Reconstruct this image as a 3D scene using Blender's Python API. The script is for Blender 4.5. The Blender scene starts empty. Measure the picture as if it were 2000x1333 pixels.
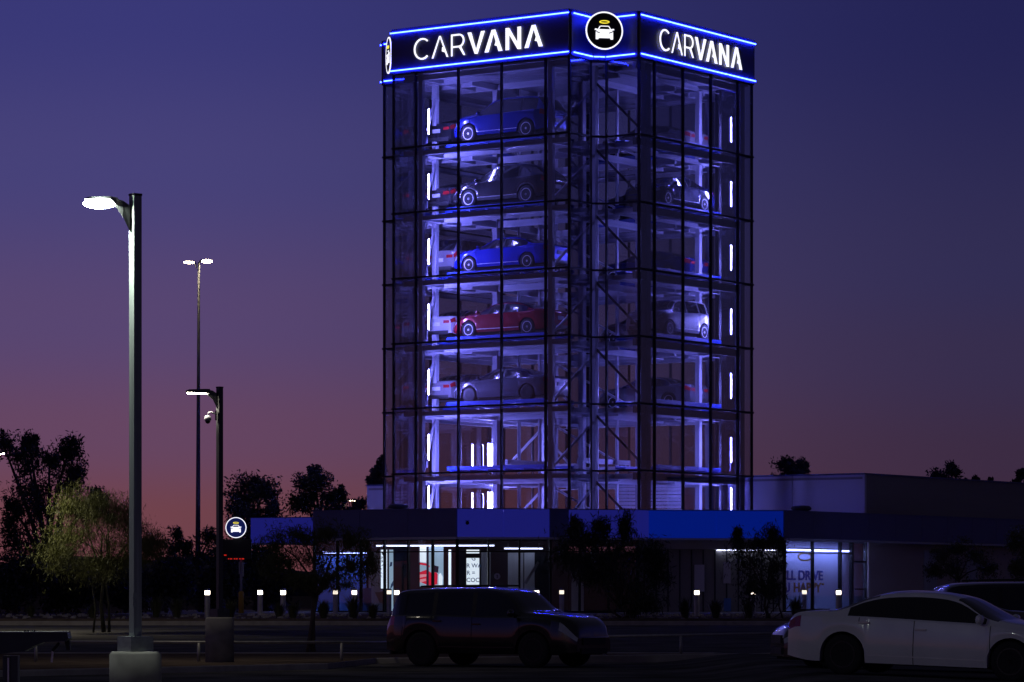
import bpy, bmesh, math, random
import numpy as np
from mathutils import Matrix, Vector

random.seed(7)
RNG = np.random.default_rng(11)
SC = bpy.context.scene
COL = SC.collection
R = math.radians

# ------------------------------------------------------------------ camera
EYE, FPX, CX, HY = 1.5, 6600.0, 1000.0, 1163.0
cam_d = bpy.data.cameras.new('camera')
cam_d.sensor_width = 36.0
cam_d.lens = FPX / 2000.0 * 36.0
cam_d.shift_y = (HY - 666.5) / 2000.0
cam_d.clip_start = 0.5
cam_d.clip_end = 12000.0
cam = bpy.data.objects.new('camera', cam_d)
cam.location = (0, 0, EYE)
cam.rotation_euler = (R(90), 0, 0)
COL.objects.link(cam)
SC.camera = cam


def srgb(r, g, b):
    def f(c):
        c /= 255.0
        return c / 12.92 if c <= 0.04045 else ((c + 0.055) / 1.055) ** 2.4
    return (f(r), f(g), f(b), 1.0)


# ------------------------------------------------------------------ world: afterglow long after sunset
W = bpy.data.worlds.new('World')
SC.world = W
W.use_nodes = True
nt = W.node_tree
nt.nodes.clear()
out = nt.nodes.new('ShaderNodeOutputWorld')
bg = nt.nodes.new('ShaderNodeBackground')
tc = nt.nodes.new('ShaderNodeTexCoord')
sep = nt.nodes.new('ShaderNodeSeparateXYZ')
nt.links.new(tc.outputs['Generated'], sep.inputs[0])
mx = nt.nodes.new('ShaderNodeMath'); mx.operation = 'MAXIMUM'; mx.inputs[1].default_value = 0.0
nt.links.new(sep.outputs['Z'], mx.inputs[0])
pw = nt.nodes.new('ShaderNodeMath'); pw.operation = 'POWER'; pw.inputs[1].default_value = 0.5
nt.links.new(mx.outputs[0], pw.inputs[0])


def ramp(stops):
    n = nt.nodes.new('ShaderNodeValToRGB')
    n.color_ramp.interpolation = 'EASE'
    el = n.color_ramp.elements
    while len(el) < len(stops):
        el.new(0.5)
    for e, (z, c) in zip(el, stops):
        e.position = math.sqrt(z)
        e.color = srgb(*c)
    nt.links.new(pw.outputs[0], n.inputs[0])
    return n


rl = ramp([(0.0, (121, 63, 64)), (0.023, (112, 66, 76)), (0.048, (101, 69, 98)), (0.081, (87, 69, 113)),
           (0.126, (70, 65, 121)), (0.17, (57, 56, 119)), (0.4, (36, 36, 62)), (1.0, (34, 34, 44))])
rr = ramp([(0.0, (64, 38, 50)), (0.02, (62, 40, 57)), (0.04, (58, 42, 66)), (0.07, (53, 44, 76)),
           (0.096, (48, 44, 82)), (0.17, (34, 34, 82)), (0.4, (31, 30, 50)), (1.0, (33, 33, 43))])
mr = nt.nodes.new('ShaderNodeMapRange')
mr.interpolation_type = 'SMOOTHSTEP'
mr.inputs[1].default_value = -0.12
mr.inputs[2].default_value = 0.16
nt.links.new(sep.outputs['X'], mr.inputs[0])
mix = nt.nodes.new('ShaderNodeMixRGB')
nt.links.new(mr.outputs[0], mix.inputs[0])
nt.links.new(rl.outputs[0], mix.inputs[1])
nt.links.new(rr.outputs[0], mix.inputs[2])
sky = nt.nodes.new('ShaderNodeTexSky')
sky.sky_type = 'NISHITA'
sky.sun_disc = False
sky.sun_elevation = R(-6.0)
sky.sun_rotation = R(-8.0)
add = nt.nodes.new('ShaderNodeMixRGB'); add.blend_type = 'ADD'; add.inputs[0].default_value = 0.02
nt.links.new(mix.outputs[0], add.inputs[1])
nt.links.new(sky.outputs[0], add.inputs[2])
my = nt.nodes.new('ShaderNodeMapRange'); my.interpolation_type = 'SMOOTHSTEP'
my.inputs[1].default_value = -0.9; my.inputs[2].default_value = 0.9
my.inputs[3].default_value = 0.75; my.inputs[4].default_value = 1.0
nt.links.new(sep.outputs['Y'], my.inputs[0])
dim = nt.nodes.new('ShaderNodeMixRGB'); dim.blend_type = 'MULTIPLY'; dim.inputs[0].default_value = 1.0
nt.links.new(add.outputs[0], dim.inputs[1]); nt.links.new(my.outputs[0], dim.inputs[2])
nt.links.new(dim.outputs[0], bg.inputs[0])
bg.inputs[1].default_value = 1.0
nt.links.new(bg.outputs[0], out.inputs[0])

vs = SC.view_settings
vs.view_transform = 'Standard'
vs.look = 'None'
vs.exposure = 0.0
vs.gamma = 1.0
vs.use_curve_mapping = False
SC.render.engine = 'CYCLES'
cy = SC.cycles
cy.use_denoising = True
try:
    cy.denoiser = 'OPENIMAGEDENOISE'
except Exception:
    pass
cy.max_bounces = 8
cy.diffuse_bounces = 3
cy.glossy_bounces = 3
cy.transmission_bounces = 4
cy.transparent_max_bounces = 32
cy.caustics_reflective = False
cy.caustics_refractive = False
cy.sample_clamp_indirect = 4.0
cy.sample_clamp_direct = 120.0
cy.use_light_tree = True

# ------------------------------------------------------------------ materials
MATS = {}


def mat(name, color=(.5, .5, .5), rough=.6, metal=0.0, noise=0.0, nscale=6.0, emit=None, estr=0.0,
        coat=0.0, spec=0.5, bump=0.0, bscale=40.0, streak=False):
    if name in MATS:
        return MATS[name]
    m = bpy.data.materials.new(name)
    m.use_nodes = True
    t = m.node_tree
    p = t.nodes['Principled BSDF']
    col = (*color[:3], 1.0)
    p.inputs['Base Color'].default_value = col
    p.inputs['Roughness'].default_value = rough
    p.inputs['Metallic'].default_value = metal
    p.inputs['Specular IOR Level'].default_value = spec
    if coat:
        p.inputs['Coat Weight'].default_value = coat
        p.inputs['Coat Roughness'].default_value = 0.06
    if noise or bump:
        c = t.nodes.new('ShaderNodeTexCoord')
        n = t.nodes.new('ShaderNodeTexNoise')
        n.inputs['Scale'].default_value = nscale
        n.inputs['Detail'].default_value = 5.0
        src = c.outputs['Object']
        if streak:
            mp = t.nodes.new('ShaderNodeMapping')
            mp.inputs['Scale'].default_value = (1, 1, .15)
            t.links.new(src, mp.inputs[0]); src = mp.outputs[0]
        t.links.new(src, n.inputs['Vector'])
        if noise:
            rp = t.nodes.new('ShaderNodeMapRange')
            rp.inputs[1].default_value = .3; rp.inputs[2].default_value = .7
            rp.inputs[3].default_value = 1 - noise; rp.inputs[4].default_value = 1 + noise
            t.links.new(n.outputs[0], rp.inputs[0])
            mu = t.nodes.new('ShaderNodeMixRGB'); mu.blend_type = 'MULTIPLY'; mu.inputs[0].default_value = 1
            mu.inputs[1].default_value = col
            t.links.new(rp.outputs[0], mu.inputs[2])
            t.links.new(mu.outputs[0], p.inputs['Base Color'])
            r2 = t.nodes.new('ShaderNodeMapRange')
            r2.inputs[1].default_value = .3; r2.inputs[2].default_value = .7
            r2.inputs[3].default_value = max(0.02, rough - .12 * noise * 3); r2.inputs[4].default_value = min(1, rough + .12 * noise * 3)
            t.links.new(n.outputs[0], r2.inputs[0])
            t.links.new(r2.outputs[0], p.inputs['Roughness'])
        if bump:
            n2 = t.nodes.new('ShaderNodeTexNoise')
            n2.inputs['Scale'].default_value = bscale; n2.inputs['Detail'].default_value = 4
            t.links.new(c.outputs['Object'], n2.inputs['Vector'])
            b = t.nodes.new('ShaderNodeBump'); b.inputs['Strength'].default_value = bump; b.inputs['Distance'].default_value = .02
            t.links.new(n2.outputs[0], b.inputs['Height'])
            t.links.new(b.outputs[0], p.inputs['Normal'])
    if emit is not None:
        p.inputs['Emission Color'].default_value = (*emit[:3], 1)
        p.inputs['Emission Strength'].default_value = estr
    MATS[name] = m
    return m


def glass_mat(name, tint=(.86, .87, .92), refl=0.05, edge=.45, rough=.015):
    m = bpy.data.materials.new(name)
    m.use_nodes = True
    t = m.node_tree
    t.nodes.clear()
    o = t.nodes.new('ShaderNodeOutputMaterial')
    tr = t.nodes.new('ShaderNodeBsdfTransparent')
    nz = t.nodes.new('ShaderNodeTexNoise'); nz.inputs['Scale'].default_value = 1.3; nz.inputs['Detail'].default_value = 3
    c = t.nodes.new('ShaderNodeTexCoord')
    t.links.new(c.outputs['Object'], nz.inputs['Vector'])
    ml = t.nodes.new('ShaderNodeMixRGB')
    ml.inputs[1].default_value = (*[x * .94 for x in tint], 1); ml.inputs[2].default_value = (*tint, 1)
    t.links.new(nz.outputs[0], ml.inputs[0]); t.links.new(ml.outputs[0], tr.inputs[0])
    gl = t.nodes.new('ShaderNodeBsdfGlossy'); gl.inputs['Roughness'].default_value = rough
    lw = t.nodes.new('ShaderNodeLayerWeight'); lw.inputs[0].default_value = .25
    mp = t.nodes.new('ShaderNodeMapRange'); mp.inputs[3].default_value = refl; mp.inputs[4].default_value = edge
    t.links.new(lw.outputs['Fresnel'], mp.inputs[0])
    ms = t.nodes.new('ShaderNodeMixShader')
    t.links.new(mp.outputs[0], ms.inputs[0]); t.links.new(tr.outputs[0], ms.inputs[1]); t.links.new(gl.outputs[0], ms.inputs[2])
    t.links.new(ms.outputs[0], o.inputs[0])
    MATS[name] = m
    return m


M_glass = glass_mat('tower_glass')
M_glass2 = glass_mat('tower_glass_hazy', (.82, .82, .88), .08, .55, .03)
M_glass3 = glass_mat('tower_glass_clear', (.89, .90, .94), .04, .40, .01)
M_sglass = glass_mat('storefront_glass', (.85, .88, .9), .04, .35)
M_mull = mat('mullion_black', (.012, .012, .015), .45, .4, .15, 3)
M_fascia = mat('fascia_black', (.045, .045, .055), .38, .0, .2, 2.5)
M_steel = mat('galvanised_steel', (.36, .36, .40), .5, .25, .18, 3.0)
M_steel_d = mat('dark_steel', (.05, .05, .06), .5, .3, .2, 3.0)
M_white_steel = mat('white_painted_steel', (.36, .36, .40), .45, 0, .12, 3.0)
M_tray = mat('blue_painted_steel', (.015, .05, .34), .42, .1, .2, 4.0)
M_led = mat('led_lens', (.8, .8, .9), .3, emit=(.22, .21, 1.0), estr=1600.0)
M_led_dot = mat('led_lens_dotted', (.8, .8, .9), .3, emit=(.5, .5, 1.0), estr=1.3)
M_led_hot = mat('led_lens_bright', (.8, .8, .9), .3, emit=(.24, .23, 1.0), estr=420.0)
M_neon = mat('blue_led_tube', (.2, .3, .9), .3, emit=(.008, .017, 1.0), estr=85.0)
M_letter = mat('lit_white_acrylic', (.9, .9, .9), .4, emit=(.93, .93, 1.0), estr=1.25)
M_yellow_lit = mat('lit_yellow_acrylic', (.8, .7, .1), .4, emit=(1.0, .82, .05), estr=1.1)
M_black = mat('matt_black', (.008, .008, .009), .6, 0, .1, 5)
M_rubber = mat('tyre_rubber', (.012, .012, .013), .85, 0, .2, 20, bump=.2)
M_concrete = mat('weathered_concrete', (.22, .21, .195), .85, 0, .22, 4, bump=.06, bscale=60, spec=.2)
M_asphalt = mat('asphalt', (.11, .105, .10), .9, 0, .5, .5, bump=.4, bscale=60, spec=0.0)
M_road = mat('road_asphalt', (.12, .112, .105), .9, 0, .3, .8, bump=.3, bscale=60, spec=0.0)
M_dirt = mat('decomposed_granite', (.12, .09, .07), .95, 0, .35, 2.0, bump=.6, bscale=25, spec=0.0)
M_kerb = mat('kerb_concrete', (.34, .31, .28), .85, 0, .2, 3, bump=.3)
M_pole = mat('bronze_paint', (.07, .075, .075), .42, .3, .2, 3)
M_pole_g = mat('grey_green_paint', (.30, .34, .32), .45, .2, .2, 3)
M_carglass = mat('tinted_car_glass', (.006, .006, .008), .10, 0, .05, 2, spec=.8)
M_chrome = mat('bright_alloy', (.72, .72, .74), .32, .35, .1, 8)
M_darkrim = mat('black_alloy', (.03, .03, .033), .3, .6, .1, 8)
M_head = mat('headlamp_lens', (.55, .57, .6), .1, .2, .1, 9, coat=1)
M_tail = mat('tail_lamp_red', (.26, .008, .010), .15, 0, .1, 9, coat=1)
M_under = mat('underbody_black', (.006, .006, .006), .9, 0, .1, 9)
M_seam = mat('panel_gap', (.004, .004, .004), .9, 0, .1, 9)
M_plastic = mat('black_trim_plastic', (.015, .015, .016), .6, 0, .15, 9)

# ------------------------------------------------------------------ helpers


def at(px, py, Y):
    return Vector(((px - CX) / FPX * Y, Y, EYE + (HY - py) / FPX * Y))


def xy(px, Y):
    return ((px - CX) / FPX * Y, Y)


def tag(o, label=None, cat=None, group=None, kind=None):
    if label: o['label'] = label
    if cat: o['category'] = cat
    if group: o['group'] = group
    if kind: o['kind'] = kind
    return o


def thing(name, label, cat, loc=(0, 0, 0), rz=0.0, group=None):
    o = bpy.data.objects.new(name, None)
    o.empty_display_size = .3
    COL.objects.link(o)
    o.location = loc
    o.rotation_euler = (0, 0, rz)
    return tag(o, label, cat, group)


def link(name, me, parent=None):
    o = bpy.data.objects.new(name, me)
    COL.objects.link(o)
    if parent is not None:
        o.parent = parent
    return o


def mesh(name, verts, faces, m, parent=None, smooth=False, loc=None):
    me = bpy.data.meshes.new(name)
    me.from_pydata([tuple(v) for v in verts], [], faces)
    me.update()
    if m is not None:
        me.materials.append(m)
    if smooth:
        me.polygons.foreach_set('use_smooth', [True] * len(me.polygons))
    o = link(name, me, parent)
    if loc is not None:
        o.location = loc
    return o


_cube = {}


def cube_me(m):
    if m.name not in _cube:
        me = bpy.data.meshes.new('box_' + m.name)
        v = [(x, y, z) for x in (-.5, .5) for y in (-.5, .5) for z in (-.5, .5)]
        f = [(0, 1, 3, 2), (4, 6, 7, 5), (0, 4, 5, 1), (2, 3, 7, 6), (0, 2, 6, 4), (1, 5, 7, 3)]
        me.from_pydata(v, [], f)
        me.materials.append(m)
        me.update()
        _cube[m.name] = me
    return _cube[m.name]


def box(name, c, s, m, parent=None, rz=0.0):
    o = link(name, cube_me(m), parent)
    o.location = c
    o.scale = s
    o.rotation_euler = (0, 0, rz)
    return o


def beam(name, p, q, w, h, m, parent=None):
    p, q = Vector(p), Vector(q)
    d = q - p
    L = d.length
    x = d / L
    up = Vector((0, 0, 1)) if abs(x.z) < .99 else Vector((1, 0, 0))
    y = up.cross(x).normalized()
    z = x.cross(y)
    mm = Matrix((x, y, z)).transposed()
    o = link(name, cube_me(m), parent)
    o.location = (p + q) / 2
    o.rotation_euler = mm.to_euler()
    o.scale = (L, w, h)
    return o


def tube_data(pts, rads, seg=8):
    """verts, faces of a tapered tube along pts"""
    V, F = [], []
    n = len(pts)
    pts = [Vector(p) for p in pts]
    ref = Vector((0.3, 1, 0.2)).normalized()
    for i in range(n):
        d = (pts[min(i + 1, n - 1)] - pts[max(i - 1, 0)]).normalized()
        a = d.cross(ref)
        if a.length < .1:
            a = d.cross(Vector((1, 0, 0)))
        a.normalize()
        b = d.cross(a)
        for k in range(seg):
            t = 2 * math.pi * k / seg
            V.append(pts[i] + (a * math.cos(t) + b * math.sin(t)) * rads[i])
    for i in range(n - 1):
        for k in range(seg):
            k2 = (k + 1) % seg
            F.append((i * seg + k, i * seg + k2, (i + 1) * seg + k2, (i + 1) * seg + k))
    F.append(tuple(range(seg - 1, -1, -1)))
    F.append(tuple((n - 1) * seg + k for k in range(seg)))
    return V, F


def tube(name, pts, rads, m, parent=None, seg=8, smooth=True):
    V, F = tube_data(pts, rads, seg)
    return mesh(name, V, F, m, parent, smooth)


def lathe(name, prof, m, parent=None, seg=24, axis='z', smooth=True, cap=True):
    """prof = [(r, h)...] revolved"""
    V, F = [], []
    for r, h in prof:
        for k in range(seg):
            a = 2 * math.pi * k / seg
            if axis == 'z':
                V.append((r * math.cos(a), r * math.sin(a), h))
            else:
                V.append((r * math.cos(a), h, r * math.sin(a)))
    for i in range(len(prof) - 1):
        for k in range(seg):
            k2 = (k + 1) % seg
            F.append((i * seg + k, i * seg + k2, (i + 1) * seg + k2, (i + 1) * seg + k))
    if cap:
        F.append(tuple(range(seg - 1, -1, -1)))
        F.append(tuple((len(prof) - 1) * seg + k for k in range(seg)))
    return mesh(name, V, F, m, parent, smooth)


def prism(polys, y0, y1, frame=None):
    """extruded polygons in the x-z plane between y0 and y1; polys are convex or simple ccw loops"""
    V, F = [], []
    for P in polys:
        b = len(V)
        n = len(P)
        for x, z in P: V.append((x, y0, z))
        for x, z in P: V.append((x, y1, z))
        F.append(tuple(b + k for k in range(n)))
        F.append(tuple(b + n + k for k in range(n - 1, -1, -1)))
        for k in range(n):
            k2 = (k + 1) % n
            F.append((b + k2, b + k, b + n + k, b + n + k2))
    return V, F


def text_mesh(name, s, size, m, parent, loc, rot, depth=.01, align='LEFT', bold=.012):
    cu = bpy.data.curves.new(name, 'FONT')
    cu.body = s
    cu.size = size
    cu.extrude = depth
    cu.align_x = align
    cu.offset = size * bold
    tmp = bpy.data.objects.new('tmp_text', cu)
    COL.objects.link(tmp)
    bpy.context.view_layer.update()
    me = bpy.data.meshes.new_from_object(tmp)
    bpy.data.objects.remove(tmp)
    bpy.data.curves.remove(cu)
    me.name = name
    me.materials.clear()
    me.materials.append(m)
    o = link(name, me, parent)
    o.location = loc
    o.rotation_euler = rot
    return o


# ------------------------------------------------------------------ ground


def lot_z(x, y):
    if x > 3.2:
        t = min(1.0, (x - 3.2) / 2.0)
        return .20 * t * t * (3 - 2 * t) - .032 * max(0, x - 5.2)
    return 0.0


def sheet(name, xs, ys, zf, m, kind='structure'):
    V = [(x, y, zf(x, y)) for y in ys for x in xs]
    n = len(xs)
    F = [(j * n + i, j * n + i + 1, (j + 1) * n + i + 1, (j + 1) * n + i) for j in range(len(ys) - 1) for i in range(n - 1)]
    o = mesh(name, V, F, m)
    o['kind'] = kind
    return o


def land_z(x, y):
    if y < 81: return -0.02 + min(0, lot_z(x, y))- .2
    if y < 115: return -.02 + .47 * (y - 81) / 34 - .05
    return .70 if y < 400 else .70
sheet('ground', [-4000, -400, -60, -30, 0, 30, 60, 400, 4000], [-60, 0, 60, 80.9, 81.1, 98, 114.9, 115.3, 118, 130, 200, 600, 5000, 9000], land_z, M_dirt)
sheet('parking_lot', [-40, -20, -10, -5, 0, 3.2, 3.7, 4.2, 4.7, 5.2, 6, 7, 8, 9, 10, 20, 40], [-40, 0, 30, 45, 60, 78], lot_z, M_asphalt)
sheet('road', [-90, -30, 0, 30, 90], [81, 90, 98, 106, 115], lambda x, y: .47 * (y - 81) / 34, M_road)


def strip_poly(name, pts, w, z0, z1, m, label, cat):
    """kerb along a polyline, top at z1"""
    V, F = [], []
    n = len(pts)
    for i, (x, y, dz) in enumerate(pts):
        V += [(x, y, z0 + dz), (x, y, z1 + dz - .02), (x, y + .02, z1 + dz), (x, y + w, z1 + dz), (x, y + w, z0 + dz)]
    for i in range(n - 1):
        a, b = i * 5, (i + 1) * 5
        for k in range(4):
            F.append((a + k, b + k, b + k + 1, a + k + 1))
    o = mesh(name, V, F, m)
    o['kind'] = 'structure'
    return o


def xyz(px, Y, dz=0):
    return ((px - CX) / FPX * Y, Y, dz)


near_k = [xyz(-600, 60), xyz(0, 62), xyz(640, 68.5), xyz(735, 74.3), xyz(1500, 76, .08), xyz(2600, 79, .0)]
strip_poly('kerb', near_k, .16, -.1, .12, M_kerb, '', '')
strip_poly('kerb', [(-60, 80.7, 0), (60, 80.7, 0)], .16, -.1, .13, M_kerb, '', '')
strip_poly('kerb', [(-90, 115, 0), (90, 115, 0)], .2, .3, .62, M_kerb, '', '')
# planted island between the lot and the road
V, F = [], []
for i, (x, y, dz) in enumerate(near_k):
    V += [(x, y + .15, .10 + dz), (x, 80.8, .11)]
for i in range(len(near_k) - 1):
    F.append((2 * i, 2 * i + 2, 2 * i + 3, 2 * i + 1))
o = mesh('planted_island', V, F, M_dirt); o['kind'] = 'structure'
sheet('landscape_bed', [-90, -30, 0, 30, 90], [115.18, 117, 120, 131], lambda x, y: .60 + .16 * min(1, (y - 115) / 5), M_dirt)
sheet('forecourt', [-16, 0, 16, 40], [131, 150, 170], lambda x, y: .764, M_concrete)
# distant dark hills
V, F = [], []
n = 60
for i in range(n + 1):
    px = -300 + 2700 * i / n
    top = 1092 - 10 * math.sin(px / 130.0) - 8 * math.sin(px / 61.0 + 1) + (6 if px > 480 else 0)
    p = at(px, top, 3200)
    V += [(p.x, 3200, -5), (p.x, 3200, p.z * .6), (p.x, 3420, p.z), (p.x, 4000, p.z * .4)]
for i in range(n):
    for k in range(3):
        F.append((i * 4 + k, (i + 1) * 4 + k, (i + 1) * 4 + k + 1, i * 4 + k + 1))
o = mesh('hills', V, F, mat('far_hill', (.012, .013, .02), .95, 0, .2, .01)); o['kind'] = 'structure'

# ------------------------------------------------------------------ the glass tower
UL = Vector((-.8194, .5732, 0)); UR = Vector((.5732, .8194, 0))
TZ = .76
TC = Vector((2.451, 148.04, TZ))
TRZ = math.atan2(-.5732, .8194)
HF, HS, NA, NC = 4.55, 6.635, 1.608, .477
LV = [z - TZ for z in (23.88, 20.68, 17.88, 15.09, 12.29, 9.49, 6.70, 3.9)]
ROWN = ['top storey', 'second storey from the top', 'third storey from the top', 'fourth storey from the top',
        'fifth storey from the top', 'sixth storey from the top', 'lowest visible storey']
tower = thing('glass_tower', 'tall square glass tower of seven lit storeys stacked with parked cars', 'tower', TC, TRZ)
T_MAT = Matrix.Translation(TC) @ Matrix.Rotation(TRZ, 4, 'Z')

# outline, counter-clockwise from the near corner of the left face
quad = [(-HF, -HS), (HF, -HS), (HF, -HS + NA), (HF + NC, -HF)]
outline = []
for k in range(4):
    c, s = [(1, 0), (0, 1), (-1, 0), (0, -1)][k]
    for x, y in quad:
        outline.append((c * x - s * y, s * x + c * y))
cuts = [-HF, -3.36, -1.12, 1.12, 3.36, HF]


def seg_iter():
    for i in range(16):
        a, b = outline[i], outline[(i + 1) % 16]
        yield i, Vector((a[0], a[1], 0)), Vector((b[0], b[1], 0))


grid_pts = []
for i, a, b in seg_iter():
    d = (b - a).normalized()
    nrm = Vector((d.y, -d.x, 0))
    L = (b - a).length
    pieces = [(0, L)]
    if i % 4 == 0:
        pieces = [(cuts[k] + HF, cuts[k + 1] + HF) for k in range(5)]
    for r in range(7):
        z0, z1 = LV[r + 1], LV[r]
        for s0, s1 in pieces:
            c = a + d * (s0 + s1) / 2
            o = box('glass_pane', (c.x, c.y, (z0 + z1) / 2), (s1 - s0 - .07, .024, z1 - z0 - .08), random.choice((M_glass, M_glass, M_glass2, M_glass3)), tower, math.atan2(d.y, d.x) + random.uniform(-.004, .004))
            o.rotation_euler.x = random.uniform(-.004, .004)
    for s0, s1 in pieces:
        grid_pts.append((a + d * s0, d))
    # horizontal transoms with small projecting caps
    for r in range(0, 8):
        e = .02
        p = a + nrm * .012 - d * e
        q = b + nrm * .012 + d * e
        z = LV[r]
        if i % 4 == 0:
            p -= d * .06; q += d * .06
        beam('transom', (p.x, p.y, z), (q.x, q.y, z), .13, .075, M_mull, tower)
for p, d in grid_pts:
    box('mullion', (p.x, p.y, (LV[0] + LV[7]) / 2), (.075, .115, LV[0] - LV[7]), M_mull, tower, math.atan2(d.y, d.x))

# fascia band and blue light tubes
ZF0, ZF1 = 23.86 - TZ, 25.79 - TZ
for i, a, b in seg_iter():
    d = (b - a).normalized()
    nrm = Vector((d.y, -d.x, 0))
    ext = .05 if i % 4 == 0 else (.0)
    p = a + nrm * .06 - d * ext
    q = b + nrm * .06 + d * ext
    nm = 3 if i % 4 == 0 else 1
    for k in range(nm):
        p1 = p.lerp(q, k / nm); q1 = p.lerp(q, (k + 1) / nm)
        g = .006
        beam('fascia_panel', (p1.x + d.x * g, p1.y + d.y * g, (ZF0 + ZF1) / 2), (q1.x - d.x * g, q1.y - d.y * g, (ZF0 + ZF1) / 2), .12, ZF1 - ZF0, M_fascia, tower)
    pp = a + nrm * .165 - d * (.07 if i % 4 == 0 else -.10)
    qq = b + nrm * .165 + d * (.07 if i % 4 == 0 else -.10)
    for z in (25.62 - TZ, 24.00 - TZ):
        beam('light_tube', (pp.x, pp.y, z), (qq.x, qq.y, z), .04, .045, M_neon, tower)
    nb = max(1, int((qq - pp).length / 3.1))
    for z in (25.62 - TZ, 24.00 - TZ):
        for k in range(nb):
            c = pp.lerp(qq, (k + .5) / nb) - nrm * .03
            box('tube_bracket', (c.x, c.y, z - .03), (.03, .1, .03), M_mull, tower, math.atan2(d.y, d.x))
V = [(x * .995, y * .995, ZF1 - .06) for x, y in outline] + [(x * .995, y * .995, ZF1 - .2) for x, y in outline]
F = [tuple(range(16)), tuple(range(31, 15, -1))] + [(k, k + 16, (k + 1) % 16 + 16, (k + 1) % 16) for k in range(16)]
mesh('roof_deck', V, F, M_steel_d, tower)
V = [(x * .985, y * .985, LV[0] + .02) for x, y in outline] + [(x * .985, y * .985, LV[0] - .10) for x, y in outline]
mesh('ceiling_deck', V, F, M_steel, tower)

# steel frame
ZB, ZT = LV[7] - 1.0, LV[0]
C1 = 3.36
for sx, sy in [(1, -1), (-1, -1), (-1, 1), (1, 1)]:
    # perimeter columns, two by each corner
    box('column', (sx * C1, sy * (HS - .42), (ZB + ZT) / 2), (.20, .22, ZT - ZB), M_steel, tower)
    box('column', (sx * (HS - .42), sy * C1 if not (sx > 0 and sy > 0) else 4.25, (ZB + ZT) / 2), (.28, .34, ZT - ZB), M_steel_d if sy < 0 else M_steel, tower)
    box('column', (sx * 2.25, sy * 2.25, (ZB + ZT) / 2), (.24, .24, ZT - ZB), M_white_steel, tower)
    box('column', (sx * 4.15, sy * 4.15, (ZB + ZT) / 2), (.22, .22, ZT - ZB), M_white_steel, tower)
    box('guide_rail', (sx * 2.05, sy * .8, (ZB + ZT) / 2), (.10, .14, ZT - ZB), M_steel, tower)
for r in range(7):
    z = LV[r] - .22
    for k in range(4):
        c, s = [(1, 0), (0, 1), (-1, 0), (0, -1)][k]
        def rot(x, y, zz): return (c * x - s * y, s * x + c * y, zz)
        # perimeter beam, inner beams, plan bracing
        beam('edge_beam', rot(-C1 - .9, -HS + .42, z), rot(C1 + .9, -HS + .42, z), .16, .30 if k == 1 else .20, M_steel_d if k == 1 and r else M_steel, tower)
        beam('floor_beam', rot(-4.15, -4.62, z + .02), rot(4.15, -4.62, z + .02), .12, .20, M_white_steel, tower)
        beam('floor_beam', rot(-4.15, -2.25, z), rot(4.15, -2.25, z), .14, .28, M_white_steel, tower)
        for x in (-C1, C1):
            beam('floor_beam', rot(x, -HS + .5, z + .03), rot(x, -2.3, z + .03), .12, .22, M_white_steel, tower)
        beam('plan_brace', rot(-C1, -HS + .55, z + .08), rot(0, -4.62, z + .08), .07, .07, M_steel, tower)
        beam('plan_brace', rot(C1, -HS + .55, z + .08), rot(0, -4.62, z + .08), .07, .07, M_steel, tower)
        beam('conduit', rot(-4.0, -5.3, z - .16), rot(4.0, -5.3, z - .16), .035, .035, M_white_steel, tower)
        z1 = LV[r + 1] - .1
        # wall braces inside the corner notches
        if k == 1: continue
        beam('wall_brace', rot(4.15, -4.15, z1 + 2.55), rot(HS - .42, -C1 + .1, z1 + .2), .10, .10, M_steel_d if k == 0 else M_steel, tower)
        beam('wall_brace', rot(C1, -HS + .42, z1 + .2), rot(4.15, -4.25, z1 + 2.2), .09, .09, M_steel, tower)
        if k == 2:
            beam('wall_brace', rot(-2.25, -2.25, z1 + .2), rot(2.25, -2.25, z1 + 2.5), .09, .09, M_steel, tower)
    box('junction_box', (-3.78, -5.5, LV[r + 1] + .45), (.34, .12, .6 if r in (2, 3, 4) else .3), M_white_steel, tower)
# lift platform frame parked at the foot of the shaft
for y in (-1.9, 1.9):
    beam('lift_frame', (-2.0, y, 6.3), (2.0, y, 6.3), .16, .22, M_steel, tower)
for x in (-1.9, 1.9):
    beam('lift_frame', (x, -2.0, 6.55), (x, 2.0, 6.55), .16, .22, M_steel, tower)
# interior wall with ribbed roller door seen in the lowest storey
M_rib = mat('ribbed_white_metal', (.6, .6, .63), .4, .2, .1, 4)
_inv = T_MAT.inverted()
for k in range(8):
    p_, q_ = _inv @ Vector((4.75, 149.6, 5.25 + k * .155)), _inv @ Vector((7.6, 149.2, 5.25 + k * .155))
    beam('roller_slat', p_, q_, .05, .125, M_rib, tower)


def tw(x, y, z=0):
    """tower-local to world (z above the tower base)"""
    return T_MAT @ Vector((x, y, z))


# ---- car trays
def tray(name, label, x, y, z, along_y, group='blue car trays in the tower'):
    p = tw(x, y, z)
    t = thing(name, label, 'tray', p, TRZ + (math.pi / 2 if along_y else 0), group)
    for s in (-1, 1):
        box('runner', (0, s * .78, -.06), (5.2, .48, .07), M_tray, t)
        box('rim', (0, s * 1.04, -.03), (5.2, .05, .16), M_tray, t)
    for k in range(6):
        box('crossbar', (-2.35 + k * .94, 0, -.13), (.12, 2.2, .07), M_tray, t)
    return t


BAYS = {'A': (-.53, -3.65, False, 'bay behind the left facade'), 'B': (-4.02, -1.75, True, 'far left bay'),
        'C': (4.55, 1.05, True, 'bay behind the right facade'), 'D': (1.5, 4.45, False, 'rear bay')}
DECK = .30
for r in range(6):
    for b, (x, y, al, nm) in BAYS.items():
        if b in 'BD' and r == 5: continue
        tray('car_tray', f'blue steel car tray in the {nm}, {ROWN[r]}', x, y, LV[r + 1] + DECK, al)


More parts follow.
